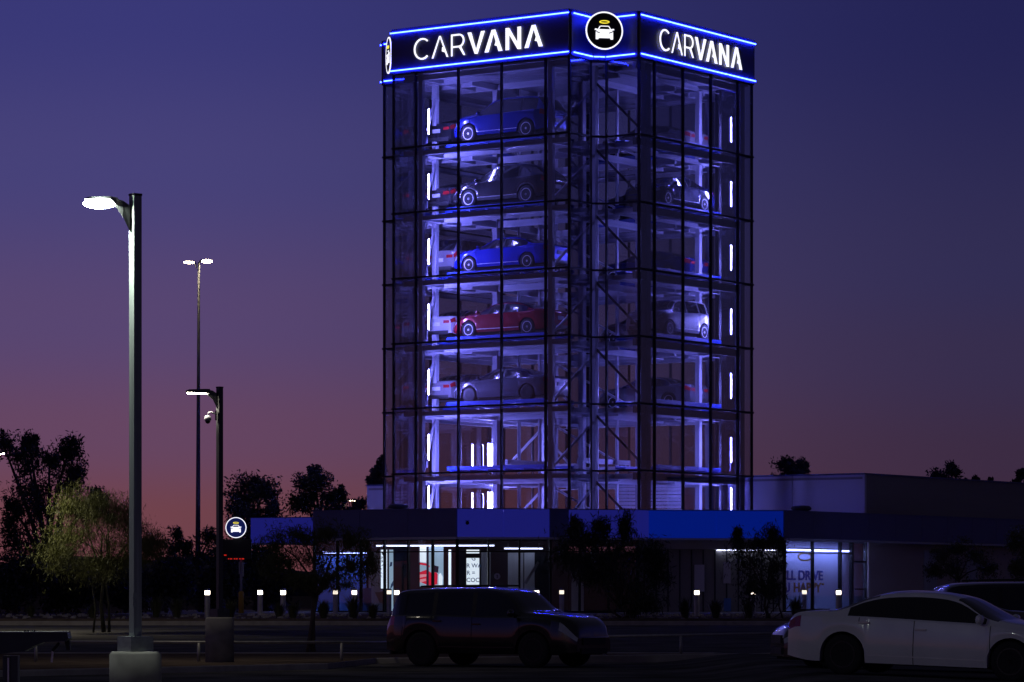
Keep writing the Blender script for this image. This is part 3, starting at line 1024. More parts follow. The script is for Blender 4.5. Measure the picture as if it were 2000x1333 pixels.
# top profile and shoulder line, x forward of the wheelbase centre, rear to front
SPEC = {
    'sedan': dict(wb=2.95, rear=-2.52, front=2.40, hw=.93, R=.345, sill=.22,
                  top=[(-2.52, .93), (-2.44, 1.03), (-2.05, 1.08), (-1.78, 1.10), (-1.15, 1.34), (-.70, 1.43), (-.2, 1.455), (.2, 1.435), (.45, 1.38), (1.22, 1.03), (1.7, .96), (2.15, .86), (2.34, .74), (2.40, .62)],
                  sh=[(-2.52, .88), (-2.3, .98), (-1.5, .985), (0, .955), (1.2, .92), (2.0, .80), (2.40, .58)],
                  roofw=.60, ws=(.45, 1.22), bl=(-1.80, -.95), dlo=(-1.42, 1.02), bp=-.22, cp=None),
    'suv': dict(wb=2.80, rear=-2.30, front=2.26, hw=.95, R=.37, sill=.28,
                top=[(-2.30, .98), (-2.24, 1.12), (-1.98, 1.52), (-1.80, 1.66), (-1.4, 1.71), (-.4, 1.735), (.15, 1.69), (.42, 1.60), (1.12, 1.18), (1.6, 1.10), (2.05, 1.0), (2.2, .88), (2.26, .70)],
                sh=[(-2.30, .92), (-2.1, 1.10), (-1.4, 1.10), (0, 1.06), (1.1, 1.03), (1.9, .92), (2.26, .66)],
                roofw=.66, ws=(.42, 1.12), bl=(-2.24, -1.84), dlo=(-1.86, .98), bp=-.18, cp=-1.12),
    'bigsuv': dict(wb=2.86, rear=-2.40, front=2.40, hw=.97, R=.385, sill=.30,
                   top=[(-2.40, .98), (-2.36, 1.15), (-2.22, 1.48), (-2.10, 1.66), (-1.85, 1.71), (-1.0, 1.735), (0, 1.74), (.42, 1.71), (.62, 1.64), (1.20, 1.22), (1.7, 1.17), (2.12, 1.10), (2.32, .98), (2.38, .82), (2.40, .68)],
                   sh=[(-2.40, .92), (-2.25, 1.10), (-1.4, 1.12), (0, 1.09), (1.2, 1.08), (2.0, 1.0), (2.40, .64)],
                   roofw=.72, ws=(.62, 1.20), bl=(-2.34, -2.12), dlo=(-2.06, 1.10), bp=-.12, cp=-1.12),
    'crossover': dict(wb=2.83, rear=-2.34, front=2.34, hw=.95, R=.375, sill=.27,
                      top=[(-2.34, .95), (-2.28, 1.08), (-2.0, 1.36), (-1.7, 1.54), (-1.1, 1.66), (-.3, 1.69), (.2, 1.64), (.5, 1.54), (1.22, 1.14), (1.7, 1.05), (2.12, .94), (2.28, .82), (2.34, .66)],
                      sh=[(-2.34, .88), (-2.1, 1.12), (-1.4, 1.13), (0, 1.02), (1.2, .99), (1.9, .88), (2.34, .60)],
                      roofw=.62, ws=(.5, 1.22), bl=(-2.26, -1.55), dlo=(-1.62, 1.06), bp=-.15, cp=-1.02),
    'hatch': dict(wb=2.60, rear=-1.98, front=2.10, hw=.90, R=.33, sill=.24,
                  top=[(-1.98, .95), (-1.95, 1.10), (-1.80, 1.45), (-1.66, 1.56), (-1.2, 1.60), (-.3, 1.615), (.3, 1.57), (.55, 1.49), (1.15, 1.12), (1.6, 1.06), (1.95, .98), (2.06, .86), (2.10, .66)],
                  sh=[(-1.98, .92), (-1.8, 1.06), (-1.2, 1.06), (0, 1.02), (1.1, 1.0), (1.8, .90), (2.10, .64)],
                  roofw=.67, ws=(.55, 1.15), bl=(-1.94, -1.70), dlo=(-1.62, 1.02), bp=-.10, cp=-1.02),
}
_wheel = {}


def wheel_meshes(Rt, style):
    key = (round(Rt, 3), style)
    if key in _wheel: return _wheel[key]
    wdt = .115
    prof = [(Rt * .64, -wdt), (Rt * .80, -wdt * 1.03), (Rt * .93, -wdt * .98), (Rt, -wdt * .72), (Rt, wdt * .72), (Rt * .93, wdt * .98), (Rt * .80, wdt * 1.03), (Rt * .64, wdt)]
    o = lathe('tyre_src', prof, M_rubber, None, 32, 'y', True, True)
    tyre = o.data; bpy.data.objects.remove(o)
    rm = M_chrome if style == 'bright' else M_darkrim
    r = Rt * .66
    V, F = [], []

    def addp(polys, y0, y1):
        v, f = prism(polys, y0, y1)
        b = len(V); V.extend(v); F.extend([tuple(i + b for i in q) for q in f])
    n = 28
    for k in range(n):   # rim lip
        a0, a1 = 2 * math.pi * k / n, 2 * math.pi * (k + 1) / n
        addp([[(r * math.cos(a0), r * math.sin(a0)), (r * math.cos(a1), r * math.sin(a1)), (r * .90 * math.cos(a1), r * .90 * math.sin(a1)), (r * .90 * math.cos(a0), r * .90 * math.sin(a0))]], wdt * .7, wdt * 1.05)
    if style == 'steel':
        P = [(r * .40 * math.cos(a), r * .40 * math.sin(a)) for a in np.linspace(0, 2 * math.pi, 16, endpoint=False)]
        addp([P], .05, wdt * .98)
    else:
        ns = 5
        for k in range(ns):
            for off in (-.17, .17):
                a = 2 * math.pi * k / ns + .3
                c, s = math.cos(a), math.sin(a)
                c2, s2 = math.cos(a + off), math.sin(a + off)
                w1, w2 = r * .085, r * .075
                addp([[(c * r * .12 + s * w1, s * r * .12 - c * w1), (c2 * r * .93 + s2 * w2, s2 * r * .93 - c2 * w2), (c2 * r * .93 - s2 * w2, s2 * r * .93 + c2 * w2), (c * r * .12 - s * w1, s * r * .12 + c * w1)]], wdt * .62, wdt * .95 + .001 * (off > 0))
        P = [(r * .2 * math.cos(a), r * .2 * math.sin(a)) for a in np.linspace(0, 2 * math.pi, 14, endpoint=False)]
        addp([P], wdt * .5, wdt * 1.0)
    me = bpy.data.meshes.new('rim'); me.from_pydata(V, [], F); me.materials.append(rm); me.update()
    P = [(r * .93 * math.cos(a), r * .93 * math.sin(a)) for a in np.linspace(0, 2 * math.pi, 24, endpoint=False)]
    v, f = prism([P], wdt * .1, wdt * .45)
    mb = bpy.data.meshes.new('brake'); mb.from_pydata(v, [], f); mb.materials.append(M_under); mb.update()
    _wheel[key] = (tyre, me, mb)
    return _wheel[key]


def car(name, label, cat, kind, paint, loc, rz, scale=1.0, wheels='bright', cladding=False, pitch=0.0, group=None, roof_rails=False, detail=True, wheel_turn=0.0, spoiler=False):
    S = SPEC[kind]
    root = thing(name, label, cat, loc, rz, group)
    root.rotation_euler = (0, pitch, rz)
    root.scale = (scale, scale, scale)
    ft, fs = pchip(*zip(*S['top'])), pchip(*zip(*S['sh']))
    xr, xf, hw, Rt, sill, wb = S['rear'], S['front'], S['hw'], S['R'], S['sill'], S['wb']
    Ra = Rt + .055
    ax = (-wb / 2, wb / 2)
    xs = set(np.round(np.linspace(xr, xf, 40), 4))
    for a in ax:
        for t in np.linspace(0, math.pi, 15):
            xs.add(round(a + Ra * math.cos(t), 4))
    for v in (*S['ws'], *S['bl'], *S['dlo'], S['bp'] - .05, S['bp'] + .05, xr + .05, xf - .04, xr + .02, xf - .02): xs.add(round(v, 4))
    for v in np.linspace(S['bl'][0], S['bl'][1], 6): xs.add(round(v, 4))
    for v in np.linspace(xr, xr + .35, 6): xs.add(round(v, 4))
    for v in np.linspace(xf - .35, xf, 6): xs.add(round(v, 4))
    if S['cp']:
        xs.add(S['cp'] - .05); xs.add(S['cp'] + .05)
    xs = sorted(xs)
    xs = [x for i, x in enumerate(xs) if i == 0 or x - xs[i - 1] > .006]
    rmax = max(z for _, z in S['top'])

    def ring(x):
        zt = ft(x); zs = min(fs(x), zt - .012)
        df = max(0, 1 - (xf - x) / .85); dr = max(0, 1 - (x - xr) / .75)
        w = hw * (1 - .26 * df ** 2.4 - .17 * dr ** 2.4 - .012 * math.cos(x))
        zb = sill + .10 * max(0, df - .55) + .14 * max(0, dr - .45)
        fl = 0.0
        for a in ax:
            e = Ra * Ra - (x - a) ** 2
            if e > 0: zb = max(zb, Rt + math.sqrt(e) * .98)
            fl = max(fl, 1 - abs(x - a) / (Ra * 1.5))
        zb = min(zb, zs - .05)
        w += .018 * max(0, fl)
        c = min(1, max(0, (zt - zs - .10) / (rmax - zs - .16)))
        c = c * c * (3 - 2 * c)
        wbt = w - .075
        yr = (1 - c) * wbt * .93 + c * S['roofw'] * (hw / .93)
        z5 = min(zt - .006, zs + .018)
        zr_ = (1 - c) * (z5 + .62 * (zt - z5)) + c * (zt - .055)
        r6 = .90
        tuck = .035 if zb < sill + .02 else .004
        return [(w - .16, zb + .02), (w - tuck, zb), (w - .004, zb + .16 * (zs - zb)), (w + .004, zb + .42 * (zs - zb)), (w - .004, zb + .74 * (zs - zb)),
                (w - .034, zs - .012), (w - .05, zs), (wbt, z5), (wbt + (yr - wbt) * r6, z5 + (zr_ - z5) * r6), (yr, zr_), (yr * .90, zr_ + (zt - zr_) * .55), (yr * .5, zt - .010 * c - .002), (0.0, zt)]
    rings = [ring(x) for x in xs]
    NR = 13
    V = []
    for x, rg in zip(xs, rings):
        for y, z in rg: V.append((x, y, z))
    nL = len(V)
    for x, rg in zip(xs, rings):
        for y, z in rg: V.append((x, -y, z))
    groups = {}

    def put(key, f): groups.setdefault(key, []).append(f)
    dl = S['dlo']
    for i in range(len(xs) - 1):
        xm = (xs[i] + xs[i + 1]) / 2
        for k in range(NR - 1):
            for side in (0, 1):
                b = nL * side
                f = (b + i * NR + k, b + (i + 1) * NR + k, b + (i + 1) * NR + k + 1, b + i * NR + k + 1)
                f = f if side == 0 else f[::-1]
                key = 'body'
                if k == 7 and dl[0] < xm < dl[1]:
                    if abs(xm - S['bp']) < .055 or (S['cp'] and abs(xm - S['cp']) < .055):
                        key = ('pillar', side, abs(xm - S['bp']) < .055)
                    else:
                        key = ('window', side, 0 if xm > S['bp'] else (1 if not S['cp'] or xm > S['cp'] else 2))
                elif k >= 9 and S['ws'][0] < xm < S['ws'][1]:
                    key = 'windscreen'
                elif k >= 9 and S['bl'][0] < xm < S['bl'][1]:
                    key = 'rear_window'
                elif xm > xf - .34 and k in (4, 5): key = ('headlight', side)
                elif xm < xr + .26 and k in (4, 5): key = ('tail_light', side)
                elif k <= 1 and cladding: key = 'cladding'
                put(key, f)
    for i, rev in ((0, False), (len(xs) - 1, True)):
        for k in range(1, NR - 1):
            f = (i * NR + k, i * NR + k + 1, nL + i * NR + k + 1, nL + i * NR + k)
            if k == NR - 2: f = f[:2] + (nL + i * NR + k,)
            if k == NR - 2: f = (i * NR + k, i * NR + k + 1, nL + i * NR + k)
            put('body', f if not rev else f[::-1])

    def emit(nm, faces, m, parent=root, smooth=True):
        used = sorted({i for f in faces for i in f})
        mp = {v: j for j, v in enumerate(used)}
        o = mesh(nm, [V[i] for i in used], [tuple(mp[i] for i in f) for f in faces], m, parent, smooth)
        try:
            o.data.set_sharp_from_angle(angle=R(38))
        except Exception:
            pass
        return o
    body = emit('body', groups['body'], paint)
    for key, fc in groups.items():
        if key == 'body': continue
        if key == 'windscreen': emit('windscreen', fc, M_carglass)
        elif key == 'rear_window': emit('rear_window', fc, M_carglass)
        elif key == 'cladding': emit('wheel_arch_cladding', fc, M_plastic)
        elif key[0] == 'pillar': emit('door_pillar', fc, M_black)
        elif key[0] == 'window': emit('side_window', fc, M_carglass)
        elif key[0] == 'headlight': emit('headlight', fc, M_head)
        elif key[0] == 'tail_light': emit('tail_light', fc, M_tail)
    # underbody / wheel wells
    box('underbody', (0, 0, (sill + .75) / 2 - .02), (xf - xr - .35, 2 * (hw - .27), .75 - sill), M_under, root)
    # grille, intake, plate, bumper
    box('grille', (xf + .004, 0, .57), (.04, hw * 1.0, .15), M_black, root)
    box('lower_grille', (xf - .002, 0, .36), (.05, hw * 1.15, .12), M_black, root)
    box('number_plate', (xr - .012, 0, .70), (.02, .42, .16), M_head, root)
    box('rear_bumper_trim', (xr + .01, 0, .34), (.05, hw * 1.4, .16), M_plastic, root)
    # the tail lamps wrap onto the back
    zt_ = fs(xr + .03)
    for s in (1, -1):
        box('tail_light', (xr - .004, s * hw * .58, zt_ - .10), (.02, hw * .34, .13), M_tail, root)
    ty, ri, br = wheel_meshes(Rt, wheels)
    for a in ax:
        for s in (1, -1):
            o = link('wheel', ty, root)
            o.location = (a, s * (hw - .125), Rt)
            o.rotation_euler = (0, random.uniform(0, 6), (0 if s > 0 else math.pi) + (wheel_turn if a > 0 else 0))
            link('rim', ri, o); link('brake_disc', br, o)
    if detail:
        for s in (1, -1):
            # mirror
            xm_ = S['ws'][1] - .26
            rg = ring(xm_)
            lathe_o = lathe('mirror', [(.02, -.12), (.075, -.10), (.085, -.02), (.075, .07), (.03, .10)], paint, root, 12, 'y')
            lathe_o.location = (xm_, s * (rg[7][0] + .13), rg[7][1] + .075)
            lathe_o.scale = (.75, 1, 1.0)
            box('mirror_arm', (xm_, s * (rg[7][0] + .01), rg[7][1] + .03), (.06, .10, .03), M_black, root)
            for xh in (S['bp'] + .12, S['bp'] - .88):
                r0 = ring(xh)
                h0, h1 = r0[4], r0[5]
                box('door_handle', (xh, s * (h0[0] + .006), h0[1] + .05), (.20, .035, .032), paint, root)
            # panel gaps
            for xg, k0, k1 in ((S['ws'][1] - .10, 1, 6), (S['bp'], 1, 6), (max(-wb / 2 + .28, S['bp'] - 1.02), 4, 6)):
                vv, ff = [], []
                ra, rb = ring(xg - .006), ring(xg + .006)
                for k in range(k0, k1 + 1):
                    vv += [(xg - .006, s * (ra[k][0] + .003), ra[k][1]), (xg + .006, s * (rb[k][0] + .003), rb[k][1])]
                for k in range(k1 - k0):
                    ff.append((2 * k, 2 * k + 1, 2 * k + 3, 2 * k + 2))
                mesh('door_seam', vv, ff, M_seam, root)
            vv, ff = [], []
            gx = np.linspace(-wb / 2 + Ra + .02, wb / 2 - Ra - .02, 14)
            for x in gx:
                r0 = ring(x)
                vv += [(x, s * (r0[2][0] + .004), r0[2][1]), (x, s * (r0[2][0] + .004), r0[2][1] + .022)]
            for k in range(13): ff.append((2 * k, 2 * k + 2, 2 * k + 3, 2 * k + 1))
            mesh('sill_trim', vv, ff, M_chrome if wheels == 'bright' else paint, root)
    if roof_rails:
        for s in (1, -1):
            pts = [(x, s * (S['roofw'] - .06), ft(x) + .035) for x in np.linspace(-1.6, .15, 8)]
            tube('roof_rail', pts, [.018] * 8, M_black, root, 6)
    if spoiler:
        V2 = [(xr + .02, -hw * .62, ft(xr + .1) + .03), (xr + .02, hw * .62, ft(xr + .1) + .03), (xr + .22, hw * .66, ft(xr + .22) + .03), (xr + .22, -hw * .66, ft(xr + .22) + .03)]
        V2 += [(x, y, z - .03) for x, y, z in V2]
        mesh('spoiler', V2, [(0, 1, 2, 3), (7, 6, 5, 4), (0, 4, 5, 1), (1, 5, 6, 2), (2, 6, 7, 3), (3, 7, 4, 0)], M_plastic, root)
    return root


def paint(name, c, metal=.35, rough=.32, noise=.06):
    return mat('paint_' + name, c, rough * .75, metal, noise, 1.5, coat=1.0 if 'navy' not in name else .3)


P_blue = paint('deep_blue', (.015, .03, .30)); P_char = paint('charcoal', (.035, .033, .037)); P_royal = paint('royal_blue', (.012, .03, .55))
P_red = paint('dark_red', (.24, .008, .018), .2); P_grey = paint('slate_grey', (.10, .10, .12)); P_silver = paint('silver', (.52, .52, .55), .4)
P_navy = paint('navy', (.006, .010, .075), .05, .25); P_white = paint('white', (.72, .72, .72), 0.0, .25); P_blk = paint('black', (.010, .010, .012), .1, .28)
P_mid = paint('mid_grey', (.22, .21, .23)); P_brn = paint('brown_grey', (.08, .065, .06))


def tower_car(label, kind, pnt, bay, row, cat='car', rev=False, **kw):
    x, y, al, _ = BAYS[bay]
    p = tw(x + kw.pop('dx', 0), y + kw.pop('dy', 0), LV[row + 1] + DECK - .02)
    rz = TRZ + (math.pi / 2 if al else math.pi) + (math.pi if rev else 0)
    return car(kw.pop('name', 'car'), label, cat, kind, pnt, p, rz, group='cars parked in the tower', **kw)


tower_car('deep blue SUV parked sideways behind the left facade, top storey', 'suv', P_blue, 'A', 0, 'SUV', name='suv', scale=1.08)
tower_car('charcoal crossover parked sideways behind the left facade, second storey from the top', 'crossover', P_char, 'A', 1, 'SUV', name='crossover', scale=1.06, cladding=True)
tower_car('bright royal blue sedan behind the left facade, third storey from the top', 'sedan', P_royal, 'A', 2, name='sedan', scale=1.03)
tower_car('dark red sedan behind the left facade, fourth storey from the top', 'sedan', P_red, 'A', 3, name='sedan', scale=1.04)
tower_car('slate grey car with dark wheels behind the left facade, fifth storey from the top', 'sedan', P_grey, 'A', 4, name='sedan', scale=1.03, wheels='dark')
for r, (k, pm, lab) in enumerate((('sedan', P_blk, 'black car tail-on'), ('sedan', P_char, 'charcoal car tail-on'), ('suv', P_mid, 'grey SUV tail-on'),
                                  ('sedan', P_silver, 'silver sedan tail-on'), ('sedan', P_mid, 'grey sedan tail-on'))):
    tower_car(f'{lab} at the left edge of the tower, {ROWN[r]}', k, pm, 'B', r, name='car', detail=False)
tower_car('navy sedan behind the right facade, second storey from the top', 'sedan', P_navy, 'C', 1, name='sedan', rev=True)
tower_car('silver boxy hatchback behind the right facade, fourth storey from the top', 'hatch', P_silver, 'C', 3, name='hatchback', rev=True, scale=1.08)
for r, (k, pm, lab) in enumerate((('sedan', P_mid, 'grey car'), ('suv', P_blk, 'black SUV'), ('sedan', P_navy, 'dark blue sedan'), ('crossover', P_brn, 'brown crossover'), ('sedan', P_grey, 'grey sedan'))):
    tower_car(f'{lab} in the rear bay half hidden by braces, {ROWN[r]}', k, pm, 'D', r, name='car', detail=False)

# parked outside
def gz(x, y): return lot_z(x, y)


car('parked_suv', 'black SUV parked across the lot in front of the showroom doors', 'SUV', 'bigsuv', P_blk, (-.28, 71.2, .0), R(-31), .96, 'steel', pitch=0.0, roof_rails=True)
cx0, cy0 = 7.13, 56.0
car('parked_sedan', 'white four-door sedan parked at the bottom right corner', 'car', 'sedan', P_white, (cx0, cy0, lot_z(cx0, cy0) + .0), R(-26), .975, 'dark', pitch=R(1.9), spoiler=True)
car('parked_suv', 'dark SUV at the right edge behind the white sedan roof', 'SUV', 'bigsuv', P_blk, (10.6, 66.8, lot_z(10.5, 66)), R(3), 1.0, 'dark', roof_rails=True)
car('parked_car', 'dark car nosing out from behind the tail of the white sedan', 'car', 'sedan', P_brn, (7.2, 61.6, lot_z(7.2, 61)), R(180 + 6), 1.0, 'dark')

# ------------------------------------------------------------------ street lamps
M_lens = mat('lamp_lens', (.9, .9, .85), .3, emit=(.90, 1.0, .88), estr=620.0)
M_lens_w = mat('lamp_lens_warm', (.9, .85, .7), .3, emit=(1.0, .80, .55), estr=60.0)
M_lens_dim = mat('lamp_lens_cutoff', (.9, .9, .85), .3, emit=(1.0, .90, .72), estr=110.0)


def lamp_head(t, ang, zt, reach, length, w, m, lens_m, drop=.05, glare_bowl=False):
    """arm and flat luminaire pointing along local angle ang; zt = height of the arm"""
    c, s = math.cos(ang), math.sin(ang)

    def L(x, y, z): return (c * x - s * y, s * x + c * y, z)
    # curved bracket widening into the head
    pts = [L(.04, 0, zt - .28), L(.10, 0, zt - .14), L(.20, 0, zt - .06), L(reach, 0, zt - .03)]
    V, F = [], []
    for (x, z, hh, ww) in ((.06, zt - .20, .16, .05), (.14, zt - .09, .10, .06), (.26, zt - .03, .055, .08), (reach, zt - .015, .05, w * .38),
                           (reach + length * .2, zt - .01, .045, w * .5), (reach + length * .85, zt - .012, .035, w * .5), (reach + length, zt - .02, .018, w * .38)):
        if glare_bowl and x > reach: hh *= .45; z += .035; ww *= .8
        for (yy, zz) in ((-ww, -hh), (ww, -hh), (ww * .85, hh * .9), (-ww * .85, hh * .9)):
            V.append(L(x, yy, z + zz))
    for i in range(6):
        for k in range(4):
            k2 = (k + 1) % 4
            F.append((i * 4 + k, i * 4 + k2, (i + 1) * 4 + k2, (i + 1) * 4 + k))
    F += [(3, 2, 1, 0), (24, 25, 26, 27)]
    head = mesh('lamp_head', V, F, m, t, False)
    if glare_bowl:  # swollen ellipsoid lens, shaped to imitate the lamp's blown-out glare
        V, F = [], []
        n, k_ = 16, 9
        for i in range(k_ + 1):
            th_ = math.pi * i / k_
            for q in range(n):
                a = 2 * math.pi * q / n
                V.append(L(reach + length * .56 + length * .50 * math.sin(th_) * math.cos(a), w * .56 * math.sin(th_) * math.sin(a), zt - .03 - drop * math.cos(th_)))
        for i in range(k_):
            for q in range(n):
                F.append((i * n + q, i * n + (q + 1) % n, (i + 1) * n + (q + 1) % n, (i + 1) * n + q))
        mesh('lamp_lens', V, F, lens_m, head, True)
        return head
    # drooping lens below the head
    V, F = [], []
    x0, x1 = reach + length * .16, reach + length * .95
    n = 8
    for i in range(n + 1):
        u = i / n
        x = x0 + (x1 - x0) * u
        dz = drop * math.sin(math.pi * min(1, max(0, u * .9 + .05)))
        for yy, f in ((-w * .42, 0), (-w * .2, .8), (0, 1), (w * .2, .8), (w * .42, 0)):
            V.append(L(x, yy, zt - .055 - dz * f))
    for i in range(n):
        for k in range(4):
            F.append((i * 5 + k, (i + 1) * 5 + k, (i + 1) * 5 + k + 1, i * 5 + k + 1))
    mesh('lamp_lens', V, F, lens_m, head, True)
    return head


def sq_lamp(label, px, Y, base_h, top_py, heads, pole_m, lens_m, zg=0.0, bw=.30, pw=.105, rot=R(38), reach=.20, length=.50, width=.34, drop=.05, glare_bowl=False):
    x, y = xy(px, Y)
    zt = EYE + (HY - top_py) / FPX * Y - zg
    t = thing('street_lamp', label, 'street lamp', (x, y, zg))
    lathe('concrete_base', [(bw, -.1), (bw, base_h - .03), (bw - .03, base_h), (.05, base_h + .002)], M_concrete, t, 32)
    box('base_cover', (0, 0, base_h + .09), (.30, .30, .17), pole_m, t, rot)
    b = box('pole', (0, 0, (base_h + zt) / 2), (pw, pw, zt - base_h), pole_m, t, rot)
    box('pole_cap', (0, 0, zt + .012), (pw + .01, pw + .01, .025), M_black, t, rot)
    box('hand_hole_cover', (-.0, -pw * .72, base_h + .6), (.05, .012, .16), pole_m, t, rot)
    for a in heads:
        lamp_head(t, a, zt - .06, reach, length, width, M_pole, lens_m, drop, glare_bowl)
    return t


sq_lamp('bright street lamp on a square pole with round concrete base, nearest the camera', 264.5, 39.0, .85, 383, [R(183)], M_pole_g, M_lens, drop=.06, glare_bowl=True, length=.38, width=.26)
sl = sq_lamp('dark square lamp post with a dome camera, left of the showroom', 429, 70.5, .94, 758, [R(183)], M_pole, M_lens_dim, .10, drop=.012)
sq_lamp('street lamp at the left edge of the picture beside the trees', -46, 104.0, .75, 880, [R(4)], M_pole, mat('lamp_lens_side', (.9, .9, .85), .3, emit=(1.0, .93, .70), estr=420.0), .35, drop=.015, length=.62, reach=.26)
sq_lamp('small distant street lamp between the trees left of the tower', 672, 190.0, .6, 974, [R(0)], M_pole, M_lens_w, .7, reach=.2, length=.55, drop=.03)
# dome camera on the second post
t = thing('dome_camera', 'white dome security camera hanging from the dark lamp post', 'camera', (xy(429, 70.5)[0] - .09, 70.42, .10))
zc = EYE + (HY - 818) / FPX * 70.5 - .10
tube('gooseneck', [(0, 0, zc + .10), (-.08, 0, zc + .13), (-.13, 0, zc + .12), (-.15, 0, zc + .05)], [.018] * 4, M_white_steel, t, 8)
box('mount', (.02, 0, zc + .06), (.03, .09, .20), M_pole, t)
o = lathe('housing', [(.02, .06), (.06, .05), (.075, .0), (.075, -.035), (.06, -.045)], M_white_steel, t, 18); o.location = (-.15, 0, zc)
o = lathe('dome', [(.058, -.04), (.055, -.07), (.035, -.10), (.008, -.112)], M_carglass, t, 18); o.location = (-.15, 0, zc)
# tall tapered mast with twin heads
x, y = xy(386, 168.0)
t = thing('street_lamp', 'tall slender mast with two lit heads behind the lamp posts', 'street lamp', (x, y, .7))
zt = EYE + (HY - 513) / FPX * 168 - .7
tube('mast', [(0, 0, 0), (.02, 0, 5), (.06, 0, zt)], [.15, .115, .055], M_pole, t, 12)
lamp_head(t, R(195), zt + .02, .12, .55, .30, M_pole, M_lens_w, .06, True)
lamp_head(t, R(15), zt + .10, .12, .60, .30, M_pole, M_lens_w, .085, True)

# ------------------------------------------------------------------ lit bollards, and glass reflections modelled as bollards
M_boll = mat('bollard_aluminium', (.42, .41, .42), .5, .3, .15, 4)
M_BL = [mat('bollard_lens_%d' % k, (.9, .85, .8), .3, emit=(1.0, .86, .70), estr=e) for k, e in enumerate((1.3, 3.5, 7.0, 2.2))]
BL = [(405, 118.5, 'isolated lit bollard right of the near lamp post'), (508, 124, 'lit bollard behind the thin tree, right of the yellow sleeve'),
      (553, 121, 'lit bollard left of the forked tree trunk'), 
      (655, 132, 'bollard modelled for a glass reflection, just right of the forked trunk'), 
      (692, 122, 'lit bollard in front of the blue lit window'), (760, 133, 'bollard modelled for a glass reflection, left of the dark SUV tail'),
      (775, 121, 'lit bollard rising over the rear corner of the black SUV'), (1048, 121, 'lit bollard above the windscreen of the black SUV'),
      (1097, 134, 'dim bollard modelled for a glass reflection, right of the black SUV roof'), (1361, 121, 'lit bollard standing before the mesh door panel'),
      (1471, 121, 'lit bollard tangled in the right dark tree'),
      (1571, 134, 'bollard modelled for a glass reflection at the lettered window'), (1638, 121, 'lit bollard above the tail of the white sedan')]
for px, Y, lab in BL:  # the farthest ones stand in for reflections in the showroom glass
    x, y = xy(px, Y)
    zg = .62 + .14 * min(1, (Y - 115) / 5) if Y < 131 else .764
    zt = EYE + (HY - 1150) / FPX * Y - zg
    t = thing('bollard_light', lab, 'bollard', (x, y, zg), 0, 'lit bollards along the forecourt')
    lathe('post', [(.095, -.05), (.095, zt - .22)], M_boll, t, 16, smooth=False)
    lathe('lens', [(.085, zt - .22), (.092, zt - .19), (.092, zt - .09), (.085, zt - .07)], M_BL[0] if Y > 131 else random.choice(M_BL[1:]), t, 16)
    lathe('cap', [(.112, zt - .07), (.112, zt - .05), (.06, zt - .01), (.01, zt)], M_pole, t, 16)

# ------------------------------------------------------------------ sign mast with emblem, camera and red display
x, y = xy(471, 138.0)
t = thing('sign_mast', 'thin mast with yellow sleeve carrying a dark display cabinet', 'sign', (x, y, .764))
M_yel = mat('yellow_sleeve', (.50, .30, .03), .55, 0, .15, 4)
M_red_led = mat('red_led', (.5, .01, .01), .4, emit=(1.0, .03, .015), estr=.5)
lathe('sleeve', [(.11, 0), (.11, .86), (.07, .9)], M_yel, t, 16)
lathe('mast', [(.05, .88), (.05, 2.2)], M_boll, t, 12)
box('camera_box', (-.06, -.06, 1.85), (.06, .1, .5), M_white_steel, t)
box('camera_box', (.07, -.08, 1.8), (.09, .1, .6), M_white_steel, t)
box('display_cabinet', (-.25, 0, 2.62), (1.35, .22, .80), M_black, t)
for k, (dx, dz, w) in enumerate(((-.74, .02, .10), (-.60, -.13, .05), (-.50, -.13, .08), (-.36, -.13, .06), (-.27, -.13, .07), (-.14, -.13, .06), (-.02, -.13, .10))):
    box('red_display_segment', (dx + .1, -.118, 2.30 + .0 + dz + .05), (w, .012, .045), M_red_led, t)
p = at(461, 1031, 137.8)
box('sign_arm', (-.22, .05, 3.15), (.10, .10, .5), M_black, t)
round_sign('round lit car emblem on a mast left of the showroom fascia', p, 0, .425, M_disc_b)

# ------------------------------------------------------------------ low pipe rails
M_rail = mat('galvanised_pipe', (.34, .33, .31), .5, .4, .2, 6)


def rail(label, pts, posts, drop):
    a = Vector(pts[0])
    t = thing('pipe_rail', label, 'railing', (a.x, a.y, a.z - drop))
    tube('rail', [Vector(p) - t.location for p in pts], [.03] * len(pts), M_rail, t, 10)
    for q in posts:
        v = Vector(q) - t.location
        tube('post', [(v.x, v.y, v.z - drop), (v.x, v.y, v.z - .01)], [.035, .035], M_rail, t, 10)
    return t


def rp(px, py, Y): return tuple(at(px, py, Y))


rail('low pipe rail across the island left of the black SUV', [rp(-40, 1253, 71), rp(388, 1255, 71), rp(667, 1255, 72), rp(800, 1255, 75.5)], [rp(70, 1253.4, 71), rp(388, 1255, 71), rp(667, 1255, 72)], .48)
rail('low pipe rail between the black SUV and the white sedan', [rp(1170, 1243.5, 78), rp(1330, 1241, 78), rp(1530, 1237, 78.5)], [rp(1180, 1243.4, 78), rp(1330, 1241, 78), rp(1528, 1237, 78.5)], .48)

# dark equipment housing on a post at the left edge
x, y = xy(20, 36.0)
t = thing('equipment_housing', 'dark horizontal metal housing on a post at the bottom left corner', 'equipment', (x, y, 0))
sc = 36.0 / FPX


def eh(px, py): return ((px - 20) * sc, EYE + (HY - py) * sc)


